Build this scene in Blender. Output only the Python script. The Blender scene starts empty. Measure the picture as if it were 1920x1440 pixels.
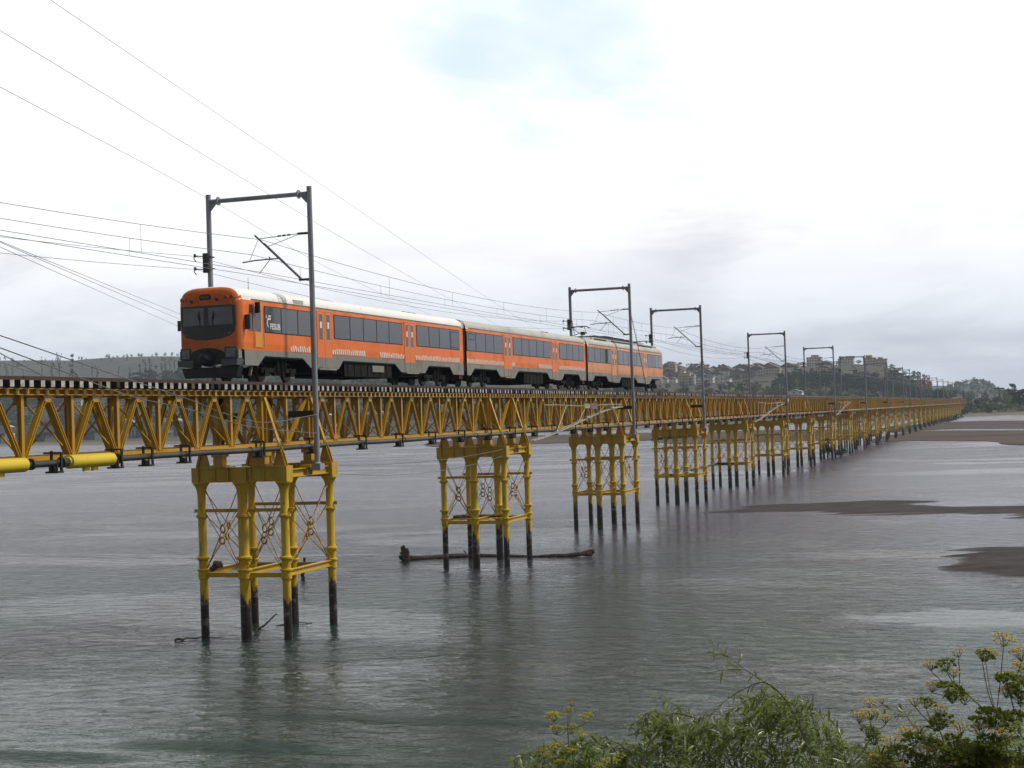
import bpy, math, random
import numpy as np
from mathutils import Vector, Matrix
R_ = random.Random(7)
S = bpy.context.scene
C = S.collection
# ------------------------------------------------------------------ camera
CAMZ, CAMD = 9.357, 32.314          # height over the water, distance from the bridge axis (the axis is y = 0)
YAW, PITCH, ROLL, FPX = 0.31557, 0.021405, 0.03350, 2865.4
CAM = Vector((0, -CAMD, CAMZ))
fw = Vector((math.cos(YAW)*math.cos(PITCH), math.sin(YAW)*math.cos(PITCH), math.sin(PITCH)))
rt = Vector((math.sin(YAW), -math.cos(YAW), 0)); up = rt.cross(fw)
cr, sr = math.cos(ROLL), math.sin(ROLL)
ri = rt*cr - up*sr; ui = rt*sr + up*cr
cd = bpy.data.cameras.new('camera'); cam = bpy.data.objects.new('camera', cd); C.objects.link(cam)
cd.lens = 36*FPX/1920; cd.sensor_width = 36; cd.clip_start = .1; cd.clip_end = 20000
cam.matrix_world = Matrix(((ri.x, ui.x, -fw.x, CAM.x), (ri.y, ui.y, -fw.y, CAM.y), (ri.z, ui.z, -fw.z, CAM.z), (0, 0, 0, 1)))
S.camera = cam
def ray(px, py):
    return (fw + ri*((px-960)/FPX) + ui*((720-py)/FPX))
def at_dist(px, py, t):
    return CAM + ray(px, py).normalized()*t
def at_x(px, py, x):
    d = ray(px, py); return CAM + d*(x/d.x)
def at_y(px, py, y):
    d = ray(px, py); return CAM + d*((y+CAMD)/d.y)
def at_z(px, py, z):
    d = ray(px, py); return CAM + d*((z-CAMZ)/d.z)
# ------------------------------------------------------------------ light
S.view_settings.view_transform = 'Standard'; S.view_settings.look = 'None'
S.view_settings.exposure = 0.0; S.view_settings.gamma = 1
SUN_EL, SUN_AZ = 52, -62            # azimuth counted from +x (along the bridge) towards +y
sl = bpy.data.lights.new('sun', 'SUN'); sl.energy = 3.4; sl.angle = math.radians(8); sl.color = (1, .95, .87)
sun = bpy.data.objects.new('sun', sl); C.objects.link(sun)
e, a = math.radians(SUN_EL), math.radians(SUN_AZ)
sd = Vector((math.cos(e)*math.cos(a), math.cos(e)*math.sin(a), math.sin(e)))
sun.rotation_euler = sd.to_track_quat('Z', 'Y').to_euler(); sun.location = sd*100
W = bpy.data.worlds.new('World'); S.world = W; W.use_nodes = True
class NT:
    def __init__(s, tree): s.t = tree; s.n = tree.nodes; s.l = tree.links
    def node(s, ty, **kw):
        n = s.n.new(ty)
        for k, v in kw.items():
            if k == 'i':
                for kk, vv in v.items():
                    if hasattr(vv, 'is_output'): s.l.new(vv, n.inputs[kk])
                    else: n.inputs[kk].default_value = vv
            else: setattr(n, k, v)
        return n
    def math(s, op, a, b=0.0, c=None, clamp=False):
        d = {0: a, 1: b}
        if c is not None: d[2] = c
        return s.node('ShaderNodeMath', operation=op, use_clamp=clamp, i=d).outputs[0]
    def mix(s, f, a, b):
        n = s.node('ShaderNodeMix', data_type='RGBA'); 
        for k, v in ((0, f), (6, a), (7, b)):
            if hasattr(v, 'is_output'): s.l.new(v, n.inputs[k])
            else: n.inputs[k].default_value = v if k == 0 else (*v, 1)[:4]
        return n.outputs[2]
    def noise(s, vec, scale, detail=4, rough=.55, dist=0.0):
        return s.node('ShaderNodeTexNoise', i={'Vector': vec, 'Scale': scale, 'Detail': detail, 'Roughness': rough, 'Distortion': dist}).outputs[0]
    def ramp(s, f, a, b, lo=0.0, hi=1.0):
        n = s.node('ShaderNodeMapRange', interpolation_type='SMOOTHSTEP', i={0: f, 1: a, 2: b, 3: lo, 4: hi}); return n.outputs[0]
    def mapping(s, vec, sc=(1, 1, 1), loc=(0, 0, 0), rot=(0, 0, 0)):
        return s.node('ShaderNodeMapping', i={'Vector': vec, 'Location': loc, 'Rotation': rot, 'Scale': sc}).outputs[0]
T = NT(W.node_tree); T.n.clear()
geo = T.node('ShaderNodeTexCoord').outputs['Generated']
sx = T.node('ShaderNodeSeparateXYZ', i={0: geo})
el = T.math('MAXIMUM', sx.outputs[2], 0.0)
den = T.math('ADD', el, .10)
pu = T.math('DIVIDE', sx.outputs[0], den); pv = T.math('DIVIDE', sx.outputs[1], den)
pl = T.node('ShaderNodeCombineXYZ', i={0: pu, 1: pv, 2: 0.0}).outputs[0]
n1 = T.noise(T.mapping(pl, (.55, .8, 1), (3.1, 7.7, 0)), 1.0, 7, .56, .25)
n2 = T.noise(T.mapping(pl, (.25, .5, 1), (13.1, 2.7, 0)), 1.0, 5, .5)
lo = T.ramp(el, .01, .135)                             # 0 in the grey band over the horizon, 1 in the white upper sky
dark = T.ramp(T.math('ADD', T.math('MULTIPLY', n1, .6), T.math('MULTIPLY', n2, .4)), .42, .60)
base = T.mix(lo, (1.08, 1.15, 1.27), (1.30, 1.30, 1.31))
grey = T.mix(lo, (.80, .86, .99), (1.26, 1.26, 1.28))
cl = T.mix(dark, grey, base)
def blob(px, py, rad, edge):
    d = ray(px, py).normalized()
    v = T.node('ShaderNodeVectorMath', operation='SUBTRACT', i={0: geo, 1: d})
    v2 = T.node('ShaderNodeVectorMath', operation='MULTIPLY', i={0: v.outputs[0], 1: (1, 1, 1.7)})
    ln = T.node('ShaderNodeVectorMath', operation='LENGTH', i={0: v2.outputs[0]}).outputs['Value']
    return T.ramp(T.math('ADD', ln, T.math('MULTIPLY', T.math('SUBTRACT', n1, .5), edge)), rad, rad*.35)
gap = T.math('MULTIPLY', blob(1050, 100, .125, .30), T.ramp(n1, .42, .60, 1.0, .3))
n3 = T.noise(T.mapping(geo, (7, 7, 21), (1.7, 4.4, 2.3)), 1.0, 7, .58, .5)
streak = T.ramp(n3, .40, .66)
bank = T.math('MULTIPLY', T.math('MAXIMUM', blob(1450, 430, .13, .25), T.math('MULTIPLY', blob(150, 600, .15, .25), .9)), T.math('ADD', T.math('MULTIPLY', streak, .75), .12))
bank = T.math('MAXIMUM', bank, T.math('MULTIPLY', T.math('MULTIPLY', T.ramp(el, .155, .07), streak), .62))
cl = T.mix(T.math('MULTIPLY', bank, .46), cl, (.50, .53, .61))
cl = T.mix(T.math('MULTIPLY', gap, .7), cl, (.80, 1.02, 1.07))
# unseen sky overhead and behind the camera, dimmed to cut fill light
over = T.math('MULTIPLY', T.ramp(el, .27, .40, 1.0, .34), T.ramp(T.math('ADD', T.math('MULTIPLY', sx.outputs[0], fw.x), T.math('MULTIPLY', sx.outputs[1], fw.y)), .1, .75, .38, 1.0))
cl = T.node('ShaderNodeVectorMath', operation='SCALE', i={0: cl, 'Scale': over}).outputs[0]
sky = T.node('ShaderNodeTexSky', sky_type='NISHITA', sun_disc=False, sun_elevation=math.radians(SUN_EL), sun_rotation=math.radians(90-SUN_AZ), air_density=1.2, dust_density=2.5, ozone_density=1.5)
b1 = T.node('ShaderNodeBackground', i={0: sky.outputs[0], 1: .15})
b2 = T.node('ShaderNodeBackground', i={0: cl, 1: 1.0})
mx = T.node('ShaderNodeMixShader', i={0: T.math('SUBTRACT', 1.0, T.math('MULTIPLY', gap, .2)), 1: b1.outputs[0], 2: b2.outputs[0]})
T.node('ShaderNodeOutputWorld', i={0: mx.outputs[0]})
# ------------------------------------------------------------------ materials
def mat(name, c1, c2=None, scale=1.0, rough=.6, bump=0.0, bscale=None, metal=0.0, lo=.35, hi=.65, stretch=(1, 1, 1), spec=.5, coord='Position', trans=0.0):
    m = bpy.data.materials.new(name); m.use_nodes = True
    t = NT(m.node_tree); p = t.n['Principled BSDF']
    p.inputs['Roughness'].default_value = rough; p.inputs['Metallic'].default_value = metal
    p.inputs['Specular IOR Level'].default_value = spec
    if coord == 'Position': v = t.node('ShaderNodeNewGeometry').outputs['Position']
    else: v = t.node('ShaderNodeTexCoord').outputs['Object']
    v = t.mapping(v, stretch)
    m['_v'] = 0
    if c2 is None: p.inputs['Base Color'].default_value = (*c1, 1)
    else:
        f = t.ramp(t.noise(v, scale, 5, .6), lo, hi)
        t.l.new(t.mix(f, c1, c2), p.inputs['Base Color'])
    if bump:
        b = t.node('ShaderNodeBump', i={'Strength': 1.0, 'Distance': bump, 'Height': t.noise(v, bscale or scale*4, 4, .6)})
        t.l.new(b.outputs[0], p.inputs['Normal'])
    return m
def streaked(name, base, dirt, rust, sc=1.0, rough=.45, amt=.5):
    """paint with vertical run-off streaks, grime blotches and small rust spots"""
    m = bpy.data.materials.new(name); m.use_nodes = True
    t = NT(m.node_tree); p = t.n['Principled BSDF']
    v = t.node('ShaderNodeNewGeometry').outputs['Position']
    s1 = t.ramp(t.noise(t.mapping(v, (1, 1, .12)), 3.2*sc, 5, .65), .48, .75, 0, amt)
    s2 = t.ramp(t.noise(v, .55*sc, 5, .6), .45, .7, 0, amt*.8)
    s3 = t.ramp(t.noise(t.mapping(v, (1, 1, .5)), 5.5*sc, 4, .7), .62, .74, 0, .8)
    s4 = t.ramp(t.noise(v, .045, 3, .5), .42, .62, 0, .35)
    c = t.mix(t.math('MAXIMUM', t.math('MAXIMUM', s1, s2), s4), base, dirt); c = t.mix(s3, c, rust)
    t.l.new(c, p.inputs['Base Color'])
    t.l.new(t.ramp(s2, 0, .5, rough, min(1, rough+.3)), p.inputs['Roughness'])
    return m
M = {}
M['yellow'] = streaked('yellow_paint', (.58, .37, .008), (.30, .17, .010), (.10, .035, .012), 1.0, .38, .5)
M['truss'] = streaked('truss_paint', (.55, .315, .006), (.28, .135, .006), (.08, .03, .008), 1.6, .30, .7)
M['bright'] = streaked('bright_yellow_paint', (.74, .56, .02), (.55, .38, .03), (.4, .22, .03), .8, .35, .3)
def column_mat():
    m = bpy.data.materials.new('column_paint'); m.use_nodes = True
    t = NT(m.node_tree); p = t.n['Principled BSDF']
    v = t.node('ShaderNodeNewGeometry').outputs['Position']
    z = t.node('ShaderNodeSeparateXYZ', i={0: v}).outputs[2]
    s1 = t.ramp(t.noise(t.mapping(v, (1, 1, .15)), 3.0, 5, .65), .5, .78, 0, .55)
    c = t.mix(s1, (.62, .40, .008), (.36, .20, .010))
    nz = t.noise(t.mapping(v, (1, 1, .30)), 2.0, 6, .72)
    zz = t.math('ADD', z, t.math('MULTIPLY', t.math('SUBTRACT', nz, .5), 4.6))
    low = t.mix(t.ramp(t.noise(t.mapping(v, (1, 1, 2.2)), 1.3, 4, .6), .5, .66), (.022, .014, .014), (.17, .15, .16))
    low = t.mix(t.ramp(zz, .2, 1.0), (.02, .012, .012), low)
    c = t.mix(t.ramp(t.noise(t.mapping(v, (1, 1, .22)), 7.0, 4, .6), .58, .70, 0, .8), c, (.13, .052, .012))
    c = t.mix(t.ramp(t.noise(t.mapping(v, (1, 1, .10)), 4.3, 5, .6), .64, .76, 0, .6), c, (.62, .56, .36))
    rim = t.mix(t.ramp(zz, 1.75, 1.95), low, (.09, .045, .014))
    c = t.mix(t.ramp(zz, 1.9, 2.15), rim, c)
    t.l.new(c, p.inputs['Base Color']); p.inputs['Roughness'].default_value = .45
    b = t.node('ShaderNodeBump', i={'Strength': .6, 'Distance': .02, 'Height': t.math('MULTIPLY', t.noise(v, 9, 4, .6), t.ramp(zz, 2.2, 1.6))})
    t.l.new(b.outputs[0], p.inputs['Normal'])
    return m
M['column'] = column_mat()
M['rod'] = mat('rod_paint', (.50, .29, .015), (.22, .11, .015), 3, .4)
M['timber'] = mat('old_timber', (.016, .012, .010), (.032, .023, .018), 4, .9)
M['endwhite'] = mat('sleeper_end_white', (.55, .55, .53), (.30, .29, .27), 6, .8)
M['endgrey'] = mat('sleeper_end_grey', (.14, .12, .10), (.09, .075, .06), 6, .85)
M['rail'] = mat('rail_rust', (.085, .045, .034), (.05, .03, .025), 3, .6)
M['guard'] = mat('guard_timber', (.075, .038, .030), (.04, .024, .02), 2, .8, stretch=(.2, 1, 1))
M['galv'] = mat('mast_steel', (.30, .31, .36), (.21, .22, .26), 1.4, .42, metal=0.0, stretch=(1, 1, .3))
M['galvdark'] = mat('fitting_steel', (.06, .065, .075), (.04, .042, .05), 3, .5, metal=.3)
M['wire'] = mat('wire_metal', (.16, .165, .18), None, 1, .5)
M['pipe'] = mat('pipe_coating', (.032, .033, .033), (.075, .068, .04), .8, .4)
M['black'] = mat('black_steel', (.012, .012, .012), (.022, .02, .019), 3, .55)
M['boom'] = mat('boom_aluminium', (.42, .40, .36), (.26, .24, .2), 2, .5, metal=.2)
def train_paint(name, c, dirt, amt):
    m = streaked(name, c, dirt, (c[0]*.45, c[1]*.4, c[2]*.5), 1.5, .36, min(.95, amt*1.35))
    m.node_tree.nodes['Principled BSDF'].inputs['Specular IOR Level'].default_value = .3
    return m
M['orange'] = train_paint('orange_paint', (.87, .17, .008), (.62, .16, .035), .5)
M['orange2'] = train_paint('worn_orange_paint', (.82, .18, .020), (.60, .18, .055), .6)
M['orange3'] = train_paint('faded_orange_paint', (.72, .30, .12), (.58, .28, .15), .7)
M['orangefront'] = train_paint('dull_orange_paint', (.64, .15, .028), (.46, .13, .04), .6)
M['cabdoor'] = train_paint('amber_paint', (.76, .30, .03), (.6, .22, .03), .4)
M['grey'] = streaked('grey_skirt_paint', (.24, .24, .215), (.15, .145, .12), (.07, .058, .04), 1.2, .55, .85)
M['white'] = streaked('white_roof_paint', (.90, .90, .88), (.74, .73, .69), (.33, .31, .27), .5, .5, .45)
M['roofgrey'] = streaked('dirty_roof_paint', (.50, .50, .47), (.30, .295, .27), (.16, .14, .12), .7, .6, .8)
M['stripe'] = mat('white_stripe_paint', (.80, .77, .72), (.70, .58, .48), 5, .5)
M['glass'] = mat('tinted_glass', (.042, .045, .055), None, 1, .08, spec=.9)
M['glass2'] = mat('tinted_glass_dusty', (.052, .055, .066), (.036, .038, .046), .6, .18, spec=.7)
M['screen'] = mat('windscreen_glass', (.075, .077, .088), (.045, .046, .054), 1.6, .10, spec=.8)
M['seal'] = mat('rubber_seal', (.012, .012, .013), None, 1, .6)
M['maskblack'] = mat('windscreen_mask', (.007, .007, .008), None, 1, .25)
M['lamp'] = mat('lamp_lens', (.16, .18, .19), (.1, .11, .12), 6, .25)
M['redlens'] = mat('red_lens', (.28, .028, .02), None, 1, .3)
M['amberlens'] = mat('display_panel', (.09, .065, .02), (.03, .024, .015), 9, .3)
M['bellows'] = mat('bellows_rubber', (.085, .016, .010), (.035, .012, .010), 3, .7)
M['bluecoupler'] = mat('coupler_cover', (.020, .024, .05), (.012, .012, .016), 4, .6)
M['bogie'] = mat('bogie_grime', (.006, .005, .005), (.014, .012, .011), 3, .85, spec=.2)
M['wheel'] = mat('wheel_steel', (.04, .036, .033), None, 1, .5, metal=.3)
M['text'] = mat('white_lettering', (.8, .8, .8), None, 1, .5)
# ------------------------------------------------------------------ mesh helpers
class MB:
    def __init__(s): s.v = []; s.f = []; s.m = []; s.sm = []
    def add(s, vs, fs, mi=0, smooth=False):
        o = len(s.v); s.v += [tuple(q) for q in vs]
        for f in fs: s.f.append([o+i for i in f]); s.m.append(mi); s.sm.append(smooth)
    def box(s, x0, x1, y0, y1, z0, z1, mi=0):
        s.add([(x0, y0, z0), (x1, y0, z0), (x1, y1, z0), (x0, y1, z0), (x0, y0, z1), (x1, y0, z1), (x1, y1, z1), (x0, y1, z1)],
              [(3, 2, 1, 0), (4, 5, 6, 7), (0, 1, 5, 4), (1, 2, 6, 5), (2, 3, 7, 6), (3, 0, 4, 7)], mi)
    def bar(s, p, q, w, h, mi=0, ref=(0, 1, 0)):
        """rectangular bar p-q; w measured along ref, h across it"""
        p, q = Vector(p), Vector(q); d = (q-p).normalized(); r = Vector(ref)
        a = (r - d*r.dot(d))
        if a.length < 1e-3: a = Vector((1, 0, 0)) - d*d.x
        a.normalize(); b = d.cross(a)
        vs = []
        for c in (p, q):
            for i, j in ((-1, -1), (1, -1), (1, 1), (-1, 1)): vs.append(c + a*(i*w/2) + b*(j*h/2))
        s.add(vs, [(3, 2, 1, 0), (4, 5, 6, 7), (0, 1, 5, 4), (1, 2, 6, 5), (2, 3, 7, 6), (3, 0, 4, 7)], mi)
    def tube(s, pts, r, n=8, mi=0, caps=True, smooth=True):
        pts = [Vector(p) for p in pts]; k = len(pts)
        rs = r if isinstance(r, (list, tuple)) else [r]*k
        vs = []; a = None
        for i in range(k):
            d = (pts[min(i+1, k-1)] - pts[max(i-1, 0)]).normalized()
            if a is None:
                a = Vector((0, 0, 1)) if abs(d.z) < .9 else Vector((1, 0, 0))
            a = (a - d*a.dot(d)).normalized(); b = d.cross(a)
            for j in range(n):
                t = 2*math.pi*j/n; vs.append(pts[i] + (a*math.cos(t)+b*math.sin(t))*rs[i])
        fs = [(i*n+j, i*n+(j+1) % n, (i+1)*n+(j+1) % n, (i+1)*n+j) for i in range(k-1) for j in range(n)]
        s.add(vs, fs, mi, smooth)
        if caps: s.add(vs[:n], [tuple(range(n))[::-1]], mi); s.add(vs[-n:], [tuple(range(n))], mi)
    def lathe(s, x, y, prof, n=16, mi=0, smooth=True):
        """profile (r, z) round a vertical axis"""
        vs = []; k = len(prof)
        for r, z in prof:
            for j in range(n):
                t = 2*math.pi*j/n; vs.append((x+r*math.cos(t), y+r*math.sin(t), z))
        s.add(vs, [(i*n+j, i*n+(j+1) % n, (i+1)*n+(j+1) % n, (i+1)*n+j) for i in range(k-1) for j in range(n)], mi, smooth)
        s.add(vs[:n], [tuple(range(n))[::-1]], mi); s.add(vs[-n:], [tuple(range(n))], mi)
    def prism(s, poly, fn0, fn1, mi=0):
        """polygon extruded between two embeddings of its 2-D points"""
        n = len(poly); a = [fn0(*p) for p in poly]; b = [fn1(*p) for p in poly]
        s.add(a+b, [tuple(range(n))[::-1], tuple(range(n, 2*n))] + [(i, (i+1) % n, n+(i+1) % n, n+i) for i in range(n)], mi)
    def ring(s, c, ax, R, r, n=14, k=6, sx=1.0, mi=0):
        c, ax = Vector(c), Vector(ax).normalized(); a = Vector((0, 0, 1)); b = ax.cross(a).normalized()
        vs = []
        for i in range(n):
            t = 2*math.pi*i/n; dr = a*math.cos(t)+b*math.sin(t)*sx; p = c+dr*R
            for j in range(k):
                u = 2*math.pi*j/k; vs.append(p + dr*(r*math.cos(u)) + ax*(r*math.sin(u)))
        s.add(vs, [(i*k+j, i*k+(j+1) % k, ((i+1) % n)*k+(j+1) % k, ((i+1) % n)*k+j) for i in range(n) for j in range(k)], mi, True)
    def mesh(s, name, mats):
        me = bpy.data.meshes.new(name); me.from_pydata(s.v, [], s.f)
        for m in (mats if isinstance(mats, (list, tuple)) else [mats]): me.materials.append(m)
        me.polygons.foreach_set('material_index', s.m); me.polygons.foreach_set('use_smooth', s.sm); me.update()
        if any(s.sm): me.set_sharp_from_angle(angle=math.radians(38))
        return me
    def build(s, name, mats, parent=None, loc=(0, 0, 0)):
        return put(s.mesh(name, mats), name, parent, loc)
def put(me, name, parent=None, loc=(0, 0, 0)):
    o = bpy.data.objects.new(name, me); C.objects.link(o); o.location = loc
    if parent: o.parent = parent
    return o
def tag(o, label=None, cat=None, group=None, kind=None):
    for k, v in (('label', label), ('category', cat), ('group', group), ('kind', kind)):
        if v: o[k] = v
    return o
def empty(name, loc, label, cat, group=None):
    o = bpy.data.objects.new(name, None); C.objects.link(o); o.location = loc; o.empty_display_size = .3
    return tag(o, label, cat, group)
def kids(o): return list(CH.get(o.name, []))
def copy_tree(o, children, parent=None):
    """children: nested list of (object, children)"""
    c = o.copy(); C.objects.link(c)
    if parent: c.parent = parent
    for ch, sub in children: copy_tree(ch, sub, c)
    return c
# ------------------------------------------------------------------ levels of the bridge (x along it, y across it, z over the water)
L = 30.327; X1 = 62.59
ZR = 11.26; ZS0, ZS1 = 10.88, 11.11; ZT = 10.62; ZB = 8.47; ZC1, ZC0 = 7.55, 6.89
WL, DL = 2.03, 2.33; TY = 1.05
NP = 41
def px_(k): return X1 + (k-1)*L
# ------------------------------------------------------------------ water, land
def water_mat():
    m = bpy.data.materials.new('river_water'); m.use_nodes = True
    t = NT(m.node_tree); p = t.n['Principled BSDF']
    pos = t.node('ShaderNodeNewGeometry').outputs['Position']
    sp = t.node('ShaderNodeSeparateXYZ', i={0: pos})
    rip = t.noise(t.mapping(pos, (1, .6, 1), rot=(0, 0, .25)), 4.6, 4, .6, .3)
    wav = t.noise(t.mapping(pos, (1.0, .55, 1), rot=(0, 0, .3)), 1.5, 4, .55, .5)
    big = t.noise(t.mapping(pos, (.14, .07, 1), rot=(0, 0, .2)), 1.0, 4, .5, .5)
    patch = t.noise(t.mapping(pos, (.050, .022, 1), rot=(0, 0, .35)), 1.0, 5, .6, 1.2)
    pt = t.ramp(patch, .36, .58)
    h = t.math('ADD', t.math('MULTIPLY', rip, t.ramp(pt, 0, 1, .020, .040)), t.math('MULTIPLY', wav, t.ramp(pt, 0, 1, .10, .26)))
    h = t.math('ADD', h, t.math('MULTIPLY', big, .16))
    def spot(px, py, ax, ay, rot, edge, nz):
        c = at_z(px, py, 0); v = t.mapping(t.node('ShaderNodeVectorMath', operation='SUBTRACT', i={0: pos, 1: c}).outputs[0], (1/ax, 1/ay, 0), (0, 0, 0), (0, 0, rot))
        r = t.node('ShaderNodeVectorMath', operation='LENGTH', i={0: v}).outputs['Value']
        return t.ramp(t.math('ADD', r, t.math('MULTIPLY', t.math('SUBTRACT', nz, .5), 1.2)), 1.0, 1.0-edge)
    en = t.noise(t.mapping(pos, (.5, .22, 1), rot=(0, 0, .3)), 1.0, 5, .6)
    slick = spot(1890, 1160, 5.0, 11.0, 0, .5, en)            # a pool of still water below the sandbar
    slick = t.math('MAXIMUM', slick, t.math('MULTIPLY', spot(230, 1010, 10, 14, .3, .5, en), .35))
    edd = t.math('MAXIMUM', spot(820, 1352, .75, 9.0, -.05, .7, en), t.math('MAXIMUM', spot(400, 1400, 1.3, 5.0, .35, .7, en), spot(90, 1420, 1.0, 3.5, 0, .7, en)))
    churn = t.noise(t.mapping(pos, (1.6, .8, 1)), 3.4, 4, .6, .8)
    h = t.math('ADD', t.math('MULTIPLY', h, t.math('SUBTRACT', 1.0, t.math('MULTIPLY', slick, .72))), t.math('MULTIPLY', t.math('MULTIPLY', churn, edd), .13))
    b = t.node('ShaderNodeBump', i={'Strength': 1.0, 'Distance': 1.0, 'Height': h})
    t.l.new(b.outputs[0], p.inputs['Normal'])
    water_tint = t.mix(t.ramp(t.noise(t.mapping(pos, (.03, .012, 1)), 1.0, 4, .6), .4, .65), (.022, .050, .036), (.030, .048, .040))
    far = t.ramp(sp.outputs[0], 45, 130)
    water_tint = t.mix(far, water_tint, (.054, .051, .076))  # lavender with distance puts the sky's reflected tint into the base colour
    t.l.new(water_tint, p.inputs['Base Color'])
    t.l.new(t.math('ADD', t.ramp(pt, 0, 1, .06, .14), t.ramp(sp.outputs[0], 90, 320, 0, .16)), p.inputs['Roughness'])
    p.inputs['IOR'].default_value = 1.333; p.inputs['Specular IOR Level'].default_value = .22
    return m
b = MB(); b.add([(-300, -1500, 0), (5200, -1500, 0), (5200, 4200, 0), (-300, 4200, 0)], [(0, 1, 2, 3)])
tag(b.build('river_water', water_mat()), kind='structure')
M['mud'] = mat('wet_dark_sand', (.040, .035, .037), (.058, .052, .052), .5, .9, .03, 2.2, spec=.2)
t = NT(M['mud'].node_tree); zz_ = t.node('ShaderNodeSeparateXYZ', i={0: t.node('ShaderNodeNewGeometry').outputs['Position']}).outputs[2]
t.l.new(t.ramp(zz_, .0, .05, .45, .95), t.n['Principled BSDF'].inputs['Roughness'])
M['flat'] = mat('river_mud', (.125, .10, .084), (.060, .049, .045), .05, .95, .03, 1, spec=.1, stretch=(2.5, .4, 1))
def land_mat():
    m = bpy.data.materials.new('land_cover'); m.use_nodes = True
    t = NT(m.node_tree); p = t.n['Principled BSDF']; p.inputs['Roughness'].default_value = .95
    pos = t.node('ShaderNodeNewGeometry').outputs['Position']; z = t.node('ShaderNodeSeparateXYZ', i={0: pos}).outputs[2]
    g = t.mix(t.ramp(t.noise(pos, .012, 6, .65), .42, .6), (.034, .046, .026), (.055, .047, .036))
    g = t.mix(t.ramp(t.noise(pos, .03, 5, .7), .52, .66), g, (.085, .08, .05))
    s = t.mix(t.noise(pos, .05, 4, .6), (.20, .165, .13), (.13, .11, .095))
    t.l.new(t.mix(t.ramp(t.math('ADD', z, t.math('MULTIPLY', t.noise(pos, .02, 4, .6), 1.6)), 1.8, 3.2), s, g), p.inputs['Base Color'])
    b = t.node('ShaderNodeBump', i={'Strength': 1.0, 'Distance': 3.0, 'Height': t.noise(pos, .08, 5, .7)})
    t.l.new(b.outputs[0], p.inputs['Normal'])
    return m
SHORE = [(-1500, 1010), (-40, 1000), (0, 985), (50, 850), (150, 800), (217, 800), (310, 735), (430, 780), (700, 990), (1500, 1010), (4200, 1100)]
def lerp(t, tab):
    for (a, fa), (b_, fb) in zip(tab, tab[1:]):
        if t <= b_: return fa + (fb-fa)*max(0, (t-a))/(b_-a)
    return tab[-1][1]
def sstep(t, a, b_):
    t = min(1, max(0, (t-a)/(b_-a))); return t*t*(3-2*t)
def hn(x, y, s):
    return math.sin(x/s+1.3*math.sin(y/s*.7))*.5 + math.sin(y/s*1.3+2+1.1*math.sin(x/s*.9))*.5
RIDGE = [(-400, 2), (20, 2), (50, 10), (75, 30), (100, 46), (140, 54), (205, 55), (290, 47), (385, 50), (470, 46), (700, 40), (900, 34)]
def ground_h(x, y):
    s = lerp(y, SHORE); d = x - s
    z = -1.2 + 3.2*sstep(d, -15, 25) + 1.6*sstep(d, 40, 200)
    # town hill on the right: crest near x = 1850
    z += lerp(y, RIDGE) * min(1, max(0, (x-1120)/710))**.9 * (1-.55*sstep(x, 1950, 2600)) * (1-sstep(y, 700, 950)) * (1+.05*hn(x, y, 70))
    # wooded rise on the far left bank and the high ridge behind it
    f = sstep(y, 420, 640)
    z += f*(46*sstep(x, 1180, 1420) + 4*hn(x, y, 60))*sstep(x, 1150, 1300)
    r = lerp(y, [(600, 76), (1300, 84), (1480, 88), (1560, 92), (1625, 86), (1730, 98), (1830, 101), (2100, 98), (4200, 80)])
    z += sstep(y, 500, 1200)*r*sstep(x, 1500, 2500)*(1+.03*hn(x, y, 130))
    z += 5.5*sstep(x, 1020, 1120)*(1-sstep(y, 15, 50))*(1-sstep(x, 1500, 1900))
    # small round hill far off on the right
    q = math.hypot((x-3000)/420, (y-29)/62)
    z += 31*max(0, 1-q**1.6)
    z += 18*sstep(x, 2600, 3600)*(1-sstep(y, 200, 500))*(1+.4*hn(x, y, 90))
    return z
def axis(segs):
    o = []
    for a_, b_, st in segs:
        n_ = max(1, int((b_-a_)/st)); o += [a_+(b_-a_)*i/n_ for i in range(n_)]
    return o + [segs[-1][1]]
xs = axis([(690, 1100, 9), (1100, 2000, 20), (2000, 3300, 40), (3300, 5200, 200)])
ys = axis([(-1500, -200, 60), (-200, 480, 8), (480, 1000, 20), (1000, 2200, 35), (2200, 4200, 150)])
b = MB(); nx, ny = len(xs), len(ys)
b.add([(x, y, ground_h(x, y)) for x in xs for y in ys], [(i*ny+j, (i+1)*ny+j, (i+1)*ny+j+1, i*ny+j+1) for i in range(nx-1) for j in range(ny-1)], 0, True)
tag(b.build('ground', land_mat()), kind='structure')
# the near bank the photographer stands on
b = MB()
bx = [-60, -12, -6, 0, 4, 8, 12, 18, 26, 34]; by_ = list(range(-90, 31, 6))
def bank_h(x, y): return lerp(x, [(-60, 7.9), (0, 7.75), (4, 7.0), (8, 5.3), (14, 2.6), (24, .2), (34, -1.5)]) + .25*hn(x*3, y*3, 7) - 3*sstep(y, -8, 25)
b.add([(x, y, bank_h(x, y)) for x in bx for y in by_], [(i*len(by_)+j, (i+1)*len(by_)+j, (i+1)*len(by_)+j+1, i*len(by_)+j+1) for i in range(len(bx)-1) for j in range(len(by_)-1)], 0, True)
tag(b.build('river_bank', mat('bank_soil', (.09, .075, .05), (.06, .075, .03), .8, .95, .05, 5)), kind='structure')
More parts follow.
